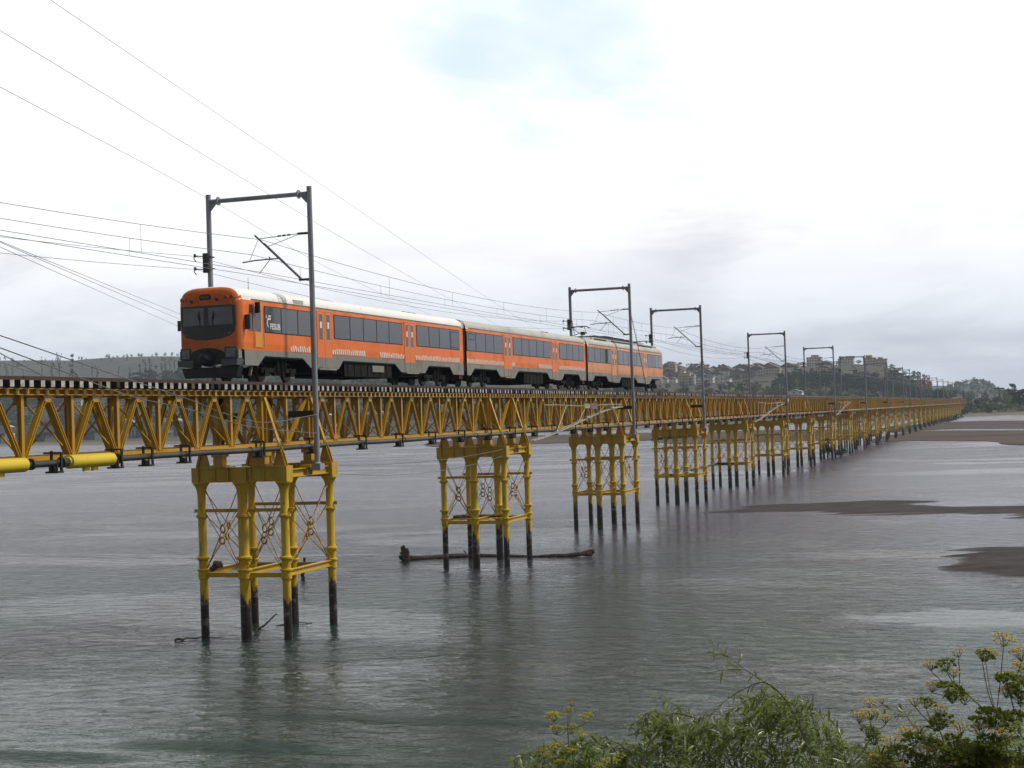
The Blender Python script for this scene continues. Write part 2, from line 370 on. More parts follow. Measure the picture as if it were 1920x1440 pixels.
# sandbanks
def smooth_poly(pts, it=2):
    for _ in range(it):
        q = []
        for (a_, b_) in zip(pts, pts[1:]+pts[:1]):
            q += [(a_[0]*.75+b_[0]*.25, a_[1]*.75+b_[1]*.25), (a_[0]*.25+b_[0]*.75, a_[1]*.25+b_[1]*.75)]
        pts = q
    return pts
def bankmesh(name, pts, m, z, amp, it=2):
    pts = smooth_poly(pts, it); b = MB(); n = len(pts)
    pts = [(x+amp*R_.uniform(-1, 1), y+amp*R_.uniform(-1, 1)) for x, y in pts]
    b.add([(x, y, z) for x, y in pts]+[(x, y, -.3) for x, y in pts], [tuple(range(n))] + [(n+i, n+(i+1) % n, (i+1) % n, i) for i in range(n)])
    o = b.build(name, m); tag(o, kind='structure')
    bm_fix(o)
def bm_fix(o):
    import bmesh
    bm = bmesh.new(); bm.from_mesh(o.data); bmesh.ops.triangulate(bm, faces=bm.faces[:]); bmesh.ops.recalc_face_normals(bm, faces=bm.faces[:]); bm.to_mesh(o.data); bm.free()
def bar_field(name, poly, m, step, slope, crest, amp, seed, off=0.0):
    P_ = np.array(poly); x0, y0 = P_.min(0)-2; x1, y1 = P_.max(0)+2
    gx, gy = np.arange(x0, x1, step), np.arange(y0, y1, step); X, Y = np.meshgrid(gx, gy, indexing='ij')
    d = np.full(X.shape, 1e9); ins = np.zeros(X.shape, bool)
    for (ax, ay), (cx, cy) in zip(P_, np.roll(P_, -1, 0)):
        vx, vy = cx-ax, cy-ay; t = np.clip(((X-ax)*vx+(Y-ay)*vy)/(vx*vx+vy*vy+1e-9), 0, 1)
        d = np.minimum(d, np.hypot(X-ax-t*vx, Y-ay-t*vy))
        if abs(vy) > 1e-9: ins ^= ((ay > Y) != (cy > Y)) & (X < vx*(Y-ay)/vy+ax)
    sd_ = np.where(ins, d, -d); rng = np.random.RandomState(seed); nz = np.zeros(X.shape)
    U = X*.95+Y*.31; V = X*.31-Y*.95                            # across and along the current
    for k in range(26):
        f = 2**rng.uniform(-1.2, 2.2); th = rng.uniform(-.45, .45); ph = rng.uniform(0, 6.28)
        nz += np.sin(f*(U*math.cos(th)+V*.35*math.sin(th*2+rng.uniform(-.6, .6)))+ph)/f**.7
    nz /= nz.std()
    Z = off + np.clip(sd_*slope, -.25, crest) + amp*nz*np.clip(1.3-np.abs(sd_)/4, .3, 1)
    n1_, n2_ = X.shape; b = MB()
    b.v = np.stack([X, Y, Z], -1).reshape(-1, 3).tolist()
    keep = Z > -.12
    for i in range(n1_-1):
        for j in range(n2_-1):
            if keep[i:i+2, j:j+2].any(): b.f.append([i*n2_+j, (i+1)*n2_+j, (i+1)*n2_+j+1, i*n2_+j+1])
    b.m = [0]*len(b.f); b.sm = [True]*len(b.f)
    tag(b.build(name, m), kind='structure')
bar_field('sandbank', [(137.5, -3.5), (143.4, -6.2), (148.6, -8.4), (150.5, -11.1), (150.5, -14), (155.6, -18), (154, -21.8), (147.5, -25), (142.6, -30), (139, -38), (125, -38), (130.0, -30.8), (132.6, -24.3), (133, -19.0), (135.5, -15.2), (137.0, -11.6), (137, -8)], M['mud'], .22, .035, .10, .055, 3, -.035)
bar_field('sandbank', [(91.6, -27.6), (94.8, -28.4), (99.6, -29.4), (102.1, -31), (103.5, -38), (79, -38), (81.8, -32.5), (86.3, -32.0), (88.4, -31.0), (89.5, -29.5)], M['mud'], .16, .07, .10, .085, 8, .02)
bankmesh('mud_flat', [(372, 1.0), (398.1, -1.0), (389.2, -13.6), (367.2, -28.8), (335.4, -30.1), (323.5, -38.3), (310.7, -51.4), (444.9, -59.8), (489.1, -32.4), (527.1, -8.8), (500, 2), (425.7, 4)], M['flat'], .10, .4)
bankmesh('mud_flat', [(493.0, 6), (558.9, -7.4), (525.5, -32.4), (482.1, -62.1), (616.0, -70.5), (720, -36.9), (760, -6.7), (640, 20)], M['flat'], .10, .6)
bankmesh('mud_flat', [(419.6, 60), (420.7, 34.7), (427.5, 15.2), (436, 6), (545.7, 8), (608.9, 35.2), (657.6, 72.2), (640, 95), (520, 90)], M['flat'], .10, .6)
bankmesh('mud_flat', [(460.1, 140), (480, 121.7), (493.2, 103.2), (485.8, 77.9), (530, 75), (623.3, 86.5), (680, 125), (700, 190), (620, 200), (520, 175)], M['flat'], .10, .6)
# ------------------------------------------------------------------ the railway bridge
bridge = empty('railway_bridge', (X1, 0, 0), 'long yellow steel truss railway bridge on groups of round columns in the river', 'bridge')
bridge.matrix_parent_inverse = Matrix()
def bput(mb, name, mats, parent=None):
    o = mb.build(name, mats, parent or bridge); 
    return o
OX = X1
# --- pier parts (local x from the pier axis)
def col_prof(r):
    return [(r, -1.2), (r, 2.62), (r+.05, 2.64), (r+.05, 2.98), (r+.10, 3.0), (r+.10, 3.07), (r+.02, 3.09), (r+.02, 3.42), (r+.03, 3.46), (r+.10, 3.52), (r+.10, 3.60), (r+.03, 3.63), (r, 3.72), (r, 5.30), (r+.03, 5.33), (r+.09, 5.36), (r+.09, 5.45), (r+.02, 5.48), (r+.02, 5.53), (r, 5.56), (r, 6.35), (r+.02, 6.52), (r+.06, 6.66), (r+.13, 6.79), (r+.18, 6.83), (r+.18, 6.888)]
def pier_meshes():
    P = []
    for i, sx_ in enumerate((-1, 1)):
        for y in (WL, 0, -WL):
            b = MB(); b.lathe(sx_*DL, y, col_prof(.235 if y == 0 else .185), 18); P.append(('column', b.mesh('column', M['column'])))
        b = MB(); x = sx_*DL                                   # cap beam: box with stiffeners and end blocks
        b.box(x-.20, x+.20, -2.0, 2.0, ZC0+.04, ZC1-.04)
        b.box(x-.29, x+.29, -2.0, 2.0, ZC1-.04, ZC1); b.box(x-.29, x+.29, -2.0, 2.0, ZC0+.002, ZC0+.04)
        for y in (-1.2, -.55, .55, 1.2):
            b.box(x-.28, x+.28, y-.025, y+.025, ZC0+.04, ZC1-.04)
        for y in (-1, 1): b.box(x-.31, x+.31, min(y*2.0, y*2.33), max(y*2.0, y*2.33), ZC0+.001, ZC1+.003)
        b.box(x-.30, x+.30, -.36, .36, ZC0+.003, ZC1+.002)
        P.append(('cap_beam', b.mesh('cap_beam', M['yellow'])))
        for y in (-1, 1):                                      # bearings and pedestals under the trusses
            b = MB(); b.box(x-.34, x+.34, y*TY-.30, y*TY+.30, ZC1+.003, ZC1+.10); b.box(x-.22, x+.22, y*TY-.2, y*TY+.2, ZC1+.10, ZC1+.46); b.box(x-.36, x+.36, y*TY-.24, y*TY+.24, ZC1+.46, ZB-.10)
            P.append(('bearing', b.mesh('bearing', M['truss'])))
            b = MB()                                           # raking strut from truss top out to the cap end
            b.bar((x, y*1.22, ZT-.05), (x, y*2.17, ZC1+.003), .20, .05, ref=(1, 0, 0))
            b.prism([(1.55, ZC1+.004), (2.28, ZC1+.004), (2.12, ZC1+.55), (1.86, ZC1+1.1)], lambda p, q: (x-.02, y*p, q), lambda p, q: (x+.02, y*p, q))
            P.append(('raking_strut', b.mesh('raking_strut', M['truss'])))
    for y in (-1, 1):                                          # side beams between the two cap beams (I-section)
        b = MB(); y0 = y*2.06; x0 = DL-.31
        b.box(-x0, x0, y0-.13, y0+.13, ZC1-.20, ZC1-.16); b.box(-x0, x0, y0-.13, y0+.13, ZC0+.14, ZC0+.18); b.box(-x0, x0, y0-.02, y0+.02, ZC0+.18, ZC1-.20)
        b.box(-.35, .35, y0-.32, y0+.17, ZC1-.159, ZC1-.03); b.box(-.3, -.26, y0-.12, y0+.12, ZC0+.18, ZC1-.2); b.box(.26, .3, y0-.12, y0+.12, ZC0+.18, ZC1-.2)
        P.append(('side_beam', b.mesh('side_beam', M['yellow'])))
    for sx_ in (-1, 1):                                        # thin struts across each row
        b = MB(); x = sx_*DL
        b.box(x-.05, x+.05, -WL-.38, WL+.38, 5.57, 5.63); b.box(x-.012, x+.012, -WL-.36, WL+.36, 5.63, 5.72)
        P.append(('upper_strut', b.mesh('upper_strut', M['truss'])))
        b = MB(); b.box(x-.07, x+.07, -WL, WL, 2.70, 2.76); b.box(x-.02, x+.02, -WL, WL, 2.76, 2.90)
        P.append(('lower_strut', b.mesh('lower_strut', M['yellow'])))
    for y in (-WL, 0, WL):
        b = MB(); b.box(-DL, DL, y-.10, y+.10, 2.98, 3.02); b.box(-DL, DL, y-.10, y+.10, 2.74, 2.78); b.box(-DL, DL, y-.02, y+.02, 2.78, 2.98)
        P.append(('lower_beam', b.mesh('lower_beam', M['yellow'])))
    def xbrace(p00, p10, p01, p11):
        """two crossings of rods: a tall one meeting in a long link, a short one meeting in a round ring"""
        b = MB(); p00, p10, p01, p11 = map(Vector, (p00, p10, p01, p11)); ax = (p10-p00).cross(Vector((0, 0, 1)))
        def cross(z1, off, R, r, sx):
            lo0, lo1, hi0, hi1 = [Vector((q.x, q.y, z)) for q, z in ((p00, p00.z), (p10, p00.z), (p00, z1), (p10, z1))]
            c = (lo0+lo1+hi0+hi1)/4 + ax.normalized()*off
            b.ring(c, ax, R, r, sx=sx, n=16)
            for q in (lo0, lo1, hi0, hi1): d = (q-c).normalized(); b.tube([q+ax.normalized()*off, c+d*R*.9], .020, 6)
        cross(p01.z, .03, .17, .05, .62); cross(5.52, -.05, .145, .042, .9)
        return b.mesh('tie_rods', M['rod'])
    zl, zh = 3.12, 6.55
    for x in (-DL, DL):
        for y0, y1 in ((-WL+.2, -.24), (.24, WL-.2)):
            P.append(('tie_rods', xbrace((x, y0, zl), (x, y1, zl), (x, y0, zh), (x, y1, zh))))
    for y in (-WL, WL):
        P.append(('tie_rods', xbrace((-DL+.2, y, zl), (DL-.2, y, zl), (-DL+.2, y, zh), (DL-.2, y, zh))))
    return P
PP = pier_meshes()
def joined(name, parts, mats):
    """one mesh out of (mesh) list, remapping materials"""
    vs, fs, ms, sm = [], [], [], []
    for me in parts:
        o = len(vs); vs += [tuple(v.co) for v in me.vertices]
        idx = [mats.index(m) for m in me.materials]
        for p in me.polygons: fs.append([o+i for i in p.vertices]); ms.append(idx[p.material_index]); sm.append(p.use_smooth)
    b = MB(); b.v, b.f, b.m, b.sm = vs, fs, ms, sm
    return b.mesh(name, mats)
YM = [M['yellow'], M['column'], M['truss'], M['rod']]
pier_all = joined('pier', [m for n, m in PP], YM)
b = MB()
for x in (-DL, DL): b.box(x-.02, x+.02, -.2, .2, ZC0+.2, ZC0+.21)
for k in range(-1, NP):
    loc = (px_(k)-OX, 0, 0)
    if k <= 8:
        frame = None
        for n, me in PP:
            if frame is None:                                  # the pier itself: its lower frame is the parent mesh
                frame = put(joined('pier', [m for q, m in PP if q in ('lower_beam', 'lower_strut')], YM), 'pier', bridge, loc)
            if n in ('lower_beam', 'lower_strut'): continue
            put(me, n, frame)
    else:
        put(pier_all, 'pier', bridge, loc)
# --- truss spans
PN = 9; SP0 = DL; SPL = L - 2*DL; PL = SPL/PN                  # clear span between leg rows, nine panels
def truss_meshes(y, mid):
    """chords, verticals, diagonals of one truss; x from the pier axis at its left"""
    out = []
    s = -1 if y < 0 else 1
    b = MB()
    x0, x1 = -DL, L-DL
    b.box(x0, x1, y-.17, y+.17, ZT+.20, ZT+.23); b.box(x0, x1, y-.17, y+.17, ZT, ZT+.03); b.box(x0, x1, y-.02, y+.02, ZT+.03, ZT+.20)
    n_ = int((x1-x0)/.55)
    for i in range(n_):                                        # clips under every sleeper along the chord
        x = x0+.2+i*.55; b.box(x-.08, x+.08, y-.165, y+.165, ZT+.03, ZT+.20)
    out.append(('top_chord', b.mesh('top_chord', M['truss'])))
    b = MB(); b.box(x0, x1, y-.17, y-.02, ZB-.09, ZB-.05); b.box(x0, x1, y+.02, y+.17, ZB-.09, ZB-.05); b.box(x0, x1, y-.045, y-.02, ZB-.05, ZB+.09); b.box(x0, x1, y+.02, y+.045, ZB-.05, ZB+.09)
    out.append(('bottom_chord', b.mesh('bottom_chord', M['truss'])))
    nodes = [DL + i*PL for i in range(PN+1)]
    def diag(p, q, w=.13):
        b = MB(); d = .055
        p, q = Vector(p), Vector(q); dr = (q-p).normalized(); nrm = Vector((-dr.z, 0, dr.x))
        for t in (-1, 1): b.bar(p+nrm*(t*w*.42), q+nrm*(t*w*.42), .15, .035, ref=(0, 1, 0))
        b.bar(p, q, .02, w*.82, ref=(0, 1, 0))
        m_ = int((q-p).length/.17)
        for i in range(m_):                                    # lacing rivet plates
            c = p+(q-p)*((i+.5)/m_); b.bar(c-dr*.03, c+dr*.03, .045, w*.5, ref=(0, 1, 0))
        return b.mesh('diagonal', M['truss'])
    for i, x in enumerate(nodes):
        if 0 < i < PN:
            b = MB(); b.box(x-.015, x+.015, y-.06, y+.06, ZB+.06, ZT); b.box(x-.075, x+.075, y-.075, y-.055, ZB+.06, ZT); b.box(x-.075, x+.075, y+.055, y+.075, ZB+.06, ZT)
            out.append(('vertical', b.mesh('vertical', M['truss'])))
        if i < PN:
            out.append(('diagonal', diag((x+.12, y, ZB+.05), (x+PL/2-.07, y, ZT-.02)))); out.append(('diagonal', diag((x+PL/2+.07, y, ZT-.02), (x+PL-.12, y, ZB+.05))))
    # short panel over the pier on the left
    out.append(('diagonal', diag((-DL+.2, y, ZT-.04), (-.1, y, ZB+.05)))); out.append(('diagonal', diag((.1, y, ZB+.05), (DL-.2, y, ZT-.04))))
    b = MB(); b.box(-.07, .07, y-.07, y+.07, ZB+.06, ZT); out.append(('vertical', b.mesh('vertical', M['truss'])))
    for x in (-DL, DL):
        b = MB(); b.box(x-.21, x+.21, y-.02, y+.02, ZB+.09, ZT); b.box(x-.23, x-.20, y-.13, y+.13, ZB+.09, ZT); b.box(x+.20, x+.23, y-.13, y+.13, ZB+.09, ZT); out.append(('end_post', b.mesh('end_post', M['truss'])))
    for i in range(PN):
        x = nodes[i]+PL/2; b = MB()
        b.box(x-.06, x+.06, y-.07, y+.07, ZT-.2, ZT-.004)
        for yy in (y-.082, y+.082): b.prism([(x-.26, ZT), (x+.26, ZT), (x+.16, ZT-.24), (x-.16, ZT-.24)], lambda p, q: (p, yy-.006, q), lambda p, q: (p, yy+.006, q))
        out.append(('gusset_plate', b.mesh('gusset_plate', M['truss'])))
    for x in nodes[1:-1]:
        b = MB(); b.box(x-.06, x+.06, y-.07, y+.07, ZB+.10, ZB+.3)
        for yy in (y-.082, y+.082): b.prism([(x-.26, ZB+.09), (x+.26, ZB+.09), (x+.14, ZB+.34), (x-.14, ZB+.34)], lambda p, q: (p, yy-.006, q), lambda p, q: (p, yy+.006, q))
        out.append(('gusset_plate', b.mesh('gusset_plate', M['truss'])))
        return out
TN, TF = truss_meshes(-TY, 1), truss_meshes(TY, 1)
b = MB()
allx = [0] + [DL+i*PL for i in range(PN+1)]
for x in allx + [-DL]:
    b.box(x-.06, x+.06, -TY+.13, TY-.13, ZT-.03, ZT+.10); b.box(x-.05, x+.05, -TY+.13, TY-.13, ZB-.04, ZB+.04)
    for s in (-1, 1): b.bar((x+.03*s, -s*(TY-.12), ZB+.1), (x+.03*s, s*(TY-.12), ZT-.12), .05, .05, ref=(1, 0, 0))
    for s in (-1, 1): b.box(x-.012, x+.012, s*TY-s*.12-.16, s*TY-s*.12+.16, ZT-.34, ZT-.03)
for x0, x1 in ((-DL, 0), (0, DL)):
    b.bar((x0, -TY*.88, ZB-.02), (x1, TY*.88, ZB-.02), .07, .05, ref=(0, 0, 1)); b.bar((x0, TY*.88, ZT-.02), (x1, -TY*.88, ZT-.02), .07, .05, ref=(0, 0, 1))
for i in range(PN):                                            # lateral bracing, low and high
    x0, x1 = DL+i*PL, DL+(i+1)*PL; s = 1 if i % 2 else -1
    b.bar((x0, -s*TY*.88, ZB-.02), (x1, s*TY*.88, ZB-.02), .07, .05, ref=(0, 0, 1)); b.bar((x0, -s*TY*.88, ZT-.02), (x1, s*TY*.88, ZT-.02), .07, .05, ref=(0, 0, 1))
brace = b.mesh('cross_bracing', M['truss'])
tn_all, tf_all = joined('truss', [m for n, m in TN], [M['truss']]), joined('truss', [m for n, m in TF], [M['truss']])
for k in range(-1, NP-1):
    loc = (px_(k)-OX, 0, 0)
    put(brace, 'cross_bracing', bridge, loc)
    for t, allm in ((TN, tn_all), (TF, tf_all)):
        if k <= 3:
            main = ('top_chord', 'bottom_chord', 'end_post')
            tr = put(joined('truss', [m for n, m in t if n in main], [M['truss']]), 'truss', bridge, loc)
            for n, me in t:
                if n not in main: put(me, n, tr)
        else: put(allm, 'truss', bridge, loc)
# ------------------------------------------------------------------ track
track = empty('railway_track', (X1, 0, ZS1), 'single railway track of rusty rails on dark timber sleepers with white ends', 'railway track')
XA, XB = px_(-1)-DL, px_(NP-1)
for s in (-1, 1):
    b = MB(); y = s*.874
    for (w, z0, z1) in ((.14, ZS1+.002, ZS1+.022), (.02, ZS1+.022, ZR-.045), (.07, ZR-.045, ZR)): b.box(XA-OX, XB-OX, y-w/2, y+w/2, z0-ZS1, z1-ZS1)
    b.build('rail', M['rail'], track)
    b = MB(); y = s*1.24; x = XA
    while x < XB:                                              # guard timbers laid in lengths
        x2 = min(XB, x+R_.uniform(5, 8)); dz = R_.uniform(-.008, .012); b.box(x-OX, x2-.02-OX, y-.09, y+.09, .002, .125+dz); x = x2
    b.build('guard_timber', M['guard'], track)
def sleeper(b, x, ends, y0, sh):
    b.box(x-.115, x+.115, -1.42+y0, 1.42+y0, ZS0-ZS1, sh, 0)
    b.box(x-.112, x+.112, -1.424-.012+y0, -1.424+y0, ZS0-ZS1+.004, sh-.004, ends)
xs_ = []; x = XA+.3
while x < XB: xs_.append(x); x += .55+R_.uniform(-.035, .035)
near_s = [x for x in xs_ if 41.5 < x][:100]; ns = set(near_s)
def pick(): return R_.choices([1, 2, 0], [.74, .2, .06])[0]
rest = MB()
for x in xs_:
    y0 = R_.uniform(-.025, .025); e_ = pick()
    if x in ns:
        b = MB(); sleeper(b, 0, e_, y0, -.001); o = b.build('sleeper', [M['timber'], M['endwhite'], M['endgrey']], track, (x-OX, 0, 0))
        o.rotation_euler = (0, 0, R_.uniform(-.02, .02))
    else: sleeper(rest, x-OX, e_, y0, -.001)
o = rest.build('sleepers', [M['timber'], M['endwhite'], M['endgrey']], track); o['kind'] = 'stuff'
# ------------------------------------------------------------------ pipe slung under the near side
pipe = empty('pipeline', (X1, -1.86, 8.33), 'dark pipe slung along the near side of the yellow bridge, with two bright yellow sleeves', 'pipe')
PY, PZ = -1.86, 8.33
b = MB(); b.tube([(x-OX, 0, .015*math.sin(x*.4)) for x in np.arange(XA, XB, 3.0)], .115, 12)
for x in np.arange(XA+1, XA+260, 5.7): b.tube([(x-OX-.05, 0, 0), (x-OX+.05, 0, 0)], .135, 12)
b.build('pipe', M['pipe'], pipe)
def sleeve(x0, x1):
    b = MB(); x0 -= OX; x1 -= OX
    b.tube([(x0-.04, 0, 0), (x0, 0, 0), (x0+.03, 0, 0), (x1-.03, 0, 0), (x1, 0, 0), (x1+.04, 0, 0)], [.15, .17, .235, .235, .17, .15], 24)
    for q in (-.42, .1): b.box((x0+x1)/2+q, (x0+x1)/2+q+.3, -.05, .05, -.36, -.2)
    b.build('yellow_sleeve', M['bright'], pipe)
    for xx in (x0-.35, x1+.35): b = MB(); b.tube([(xx-.05, 0, 0), (xx+.05, 0, 0)], .19, 14); b.build('flange', M['pipe'], pipe)
sleeve(39.2, 42.15); sleeve(44.55, 47.2)
hx = [43.9, 47.55, 49.6, 52.3, 58.5, 63.7] + [69.3+4.75*i for i in range(50)]
def hanger():
    b = MB()
    b.box(-.05, .05, -.22, -.16, -.28, .30); b.box(-.05, .05, .16, .22, -.28, .40); b.box(-.30, .06, -.24, .24, -.345, -.28); b.box(-.10, .06, -.24, .45, .30, .36)
    b.box(-.26, -.20, -.20, -.16, -.28, -.05); b.box(-.3, -.1, -.1, .1, -.28, -.12)
    return b.mesh('hanger', M['black'])
hm = hanger()
for x in hx: put(hm, 'hanger', pipe, (x-OX, 0, 0))
# ------------------------------------------------------------------ catenary portals
MY = 2.56; ZM = 20.05; ZF = 7.52
M['catsign'] = mat('sign_face', (.30, .22, .12), (.2, .15, .1), 4, .6)
ordn = ['nearest', 'second', 'third', 'fourth', 'fifth', 'sixth', 'seventh', 'eighth', 'ninth', 'tenth', 'eleventh', 'twelfth', 'thirteenth', 'fourteenth', 'fifteenth', 'sixteenth', 'seventeenth', 'eighteenth']
def mast_mesh(y, top=ZM):
    b = MB(); b.lathe(0, y, [(.19, ZF), (.19, ZF+.06), (.13, ZF+.10), (.128, 12), (.12, top-.01), (.13, top-.01), (.13, top)], 14)
    b.box(-.24, .24, y-.24, y+.24, ZF-.25, ZF+.03)
    return b.mesh('mast', M['galv'])
mn, mf = mast_mesh(-MY), mast_mesh(MY)
b = MB(); zb = ZM-.32
b.tube([(0, MY-.12, zb), (0, -MY+.12, zb)], .105, 14)
for y in (-MY+.52, MY-.52):
    b.tube([(0, y-.03, zb), (0, y+.03, zb)], .2, 14)
for s in (-1, 1):
    b.prism([(MY-.13, zb-.1), (MY-.42, zb-.1), (MY-.13, zb-.42)], lambda p, q: (-.05, s*p, q), lambda p, q: (.05, s*p, q))
beam = b.mesh('cross_beam', M['galv'])
b = MB()                                                      # cantilever on the near mast
zt_, zl_, tip = 17.95, 15.86, Vector((0, .05, 17.85))
b.box(-.05, .05, -MY+.1, -MY+.62, zt_-.05, zt_+.05); b.box(-.05, .05, -MY+.1, -MY+.62, zl_-.05, zl_+.05)
A0 = Vector((0, -MY+.5, zl_)); b.tube([A0, tip+(tip-A0).normalized()*.25], .042, 8); b.tube([Vector((.1, -MY+.55, zl_+.08)), tip+Vector((.1, -.25, -.2))], .022, 6)
b.tube([(0, -MY+.6, zt_), tip], .018, 6); b.tube([(.06, -MY+.6, zt_-.02), (.06, -.3, 17.45)], .014, 6)
for t in (.25, .4, .55): b.tube([(0, -MY+.6+t*1.6, zt_-t*.07), (0, -MY+.75+t*1.6, zt_-t*.07-.005)], .04, 8)
q = A0+(tip-A0)*.52
b.tube([q, (0, q.y+1.2, q.z-.02), (0, q.y+1.85, q.z-.08)], .03, 6); b.tube([(0, q.y+1.5, q.z-.04), tip], .012, 5)
b.tube([(0, q.y+.45, q.z-.02), (0, q.y+1.0, 16.28)], .018, 5); b.tube([(0, q.y+.45, q.z), (0, q.y+.5, q.z+.1)], .035, 6)
cant = b.mesh('cantilever', M['galvdark'])
b = MB()                                                      # feeder bracket on the far mast
b.box(-.22, -.05, MY-.02, MY+.26, 16.45, 17.35); b.box(-.18, .18, MY-.15, MY+.2, 17.15, 17.2); b.box(-.18, .18, MY-.15, MY+.2, 16.62, 16.67)
for z in (17.2, 16.6): b.tube([(-.2, MY+.2, z), (-.45, MY+.5, z+.02), (-.6, MY+.5, z-.1), (-.5, MY+.45, z-.25)], .025, 6); b.tube([(-.5, MY+.5, z-.05), (-.5, MY+.5, z+.1)], .06, 8)
brk = b.mesh('feeder_bracket', M['galvdark'])
portal_p = [-1, 1, 3, 4, 6, 8, 10, 12, 14, 15, 17, 19, 21, 23, 25, 27, 29, 31]
def plabel(i):
    return {1: 'nearest and tallest grey catenary portal, beside the front of the orange train',
            2: 'second grey catenary portal from the left, standing at the rear coach of the train',
            3: 'third grey catenary portal, just past the tail of the orange train'}.get(i, f'grey catenary portal over the bridge, {ordn[i-1]} one counted from the front of the train')
proto = None
for i, k in enumerate(portal_p):
    x = px_(k)
    if i == 0: continue
    p_ = empty('catenary_portal', (x, 0, 0), plabel(i), 'catenary portal', 'catenary portals over the railway bridge')
    put(mn, 'mast', p_); put(mf, 'mast', p_); put(beam, 'cross_beam', p_)
    if i <= 8:
        for s in (-1, 1):
            b = MB(); y0, y1 = sorted((s*1.25, s*2.44)); b.box(-.12, .12, y0, y1, 9.66, 9.94); b.build('mast_bracket', M['black'], p_)
    if i <= 12: put(cant, 'cantilever', p_); put(brk, 'feeder_bracket', p_)
    if i == 1:
        b = MB(); b.box(-.75, -.70, MY-.2, MY+.45, 14.9, 15.25); b.box(-.70, -.1, MY-.03, MY+.03, 15.0, 15.1); b.build('lamp_box', M['catsign'], p_)
    if i == 2:
        b = MB(); b.tube([(.1, -MY, 17.8), (4.6, -MY-.2, 11.0)], .028, 6); b.build('stay_rod', M['galvdark'], p_)
        b = MB(); b.tube([(.1, MY, 17.8), (4.6, MY+.2, 11.0)], .028, 6); b.build('stay_rod', M['galvdark'], p_)
# ------------------------------------------------------------------ overhead wires
def sag(p, q, s, n=14):
    p, q = Vector(p), Vector(q)
    return [p+(q-p)*(i/n)-Vector((0, 0, s*4*(i/n)*(1-i/n))) for i in range(n+1)]
def polyline_wire(b, pts, r): b.tube(pts, r, 5, caps=False)
supp = [px_(k) for k in portal_p]
WR = .012
def wr_at(x): return WR*max(1, min(2.2, x/110))
def catenary(name, y, ztop, zcon, label, stag, drop=.7):
    t = empty(name, (X1, y, zcon), label, 'overhead wire', 'overhead contact lines above the track')
    o0 = Vector((X1, y, zcon)); bm_, bc = MB(), MB()
    for i, (xa, xb) in enumerate(zip(supp, supp[1:])):
        ya, yb = y+stag*(-1)**i, y-stag*(-1)**i
        mp = sag((xa, ya, ztop), (xb, yb, ztop), drop*((xb-xa)/60)**2, 12)
        polyline_wire(bm_, [p-o0 for p in mp], wr_at(xa)); polyline_wire(bc, [Vector((p.x, p.y, zcon-.06*math.sin(math.pi*j/12)))-o0 for j, p in enumerate(mp)], wr_at(xa))
        if i < 7:
            for j in range(1, 12):
                if (j+i) % 2: continue
                p = mp[j]; bd = MB(); bd.tube([p-o0, Vector((p.x, p.y, zcon))-o0], .008, 4, caps=False); bd.build('dropper', M['wire'], t)
    bm_.build('messenger_wire', M['wire'], t); bc.build('contact_wire', M['wire'], t)
catenary('contact_line', .05, 17.8, 16.3, 'contact wire with messenger and droppers running over the middle of the track', .15)
catenary('contact_line', .55, 17.15, 16.22, 'lower second contact wire with messenger, on the far side of the main one', .12, .45)
for z, lab in ((17.2, 'upper feeder wire carried by brackets on the far masts'), (16.6, 'lower feeder wire carried by brackets on the far masts')):
    b = MB()
    for xa, xb in zip(supp, supp[1:]): polyline_wire(b, sag((xa-.5, MY+.5, z), (xb-.5, MY+.5, z), .75*((xb-xa)/60)**2), wr_at(xa)*.85)
    tag(b.build('feeder_wire', M['wire']), lab, 'wire', 'feeder wires on the far masts')
def cable(pts, r, label, group=None, s=0.0, name='cable'):
    b = MB(); P_ = []
    if len(pts) == 2: P_ = sag(pts[0], pts[1], s, 20)
    else:                                                     # smooth curve through the points
        pts = [Vector(p) for p in pts]; q = [pts[0]*2-pts[1]]+pts+[pts[-1]*2-pts[-2]]
        for i in range(1, len(q)-2):
            for j in range(8):
                t = j/8; P_.append(.5*((2*q[i])+(q[i+1]-q[i-1])*t+(2*q[i-1]-5*q[i]+4*q[i+1]-q[i+2])*t*t+(3*q[i]-q[i-1]-3*q[i+1]+q[i+2])*t**3))
        P_.append(pts[-1])
    b.tube(P_, r, 5, caps=False); tag(b.build(name, M['wire']), label, 'cable', group)
G1 = 'power cables crossing high over the bridge'
cable([at_dist(-90, -124, 52), at_dist(95, 0, 60), at_dist(560, 317, 105), at_dist(962, 590, 215), at_dist(1075, 652, 290)], .012, 'uppermost of the three power cables slanting down across the white sky', G1)
cable([at_dist(-90, 3, 54), at_dist(0, 57, 58), at_dist(580, 410, 115), at_dist(780, 525, 165), at_dist(951, 620, 240), at_dist(1000, 645, 280)], .012, 'middle one of the three power cables slanting across the sky', G1)
cable([at_dist(-90, 117, 56), at_dist(0, 163, 60), at_dist(390, 372, 100), at_dist(640, 515, 155), at_dist(850, 609, 240), at_dist(900, 632, 280)], .012, 'lowest of the three power cables slanting across the sky behind the portal beam', G1)
G2 = 'thin cables dropping behind the front of the train'
cable([at_dist(-60, 421, 62), at_dist(0, 452, 70), at_dist(333, 587, 140), at_dist(430, 625, 190)], .014, 'top cable of the thin three dropping behind the train front', G2)
cable([at_dist(-60, 424, 62), at_dist(0, 454, 70), at_dist(333, 597, 140), at_dist(430, 637, 190)], .014, 'middle cable of the thin three dropping behind the train front', G2)
cable([at_dist(-60, 434, 62), at_dist(0, 463, 70), at_dist(333, 611, 140), at_dist(430, 651, 190)], .013, 'bottom cable of the thin three dropping behind the train front', G2)
G3 = 'black cables running down to the bridge at the left'
mx_ = X1+.02
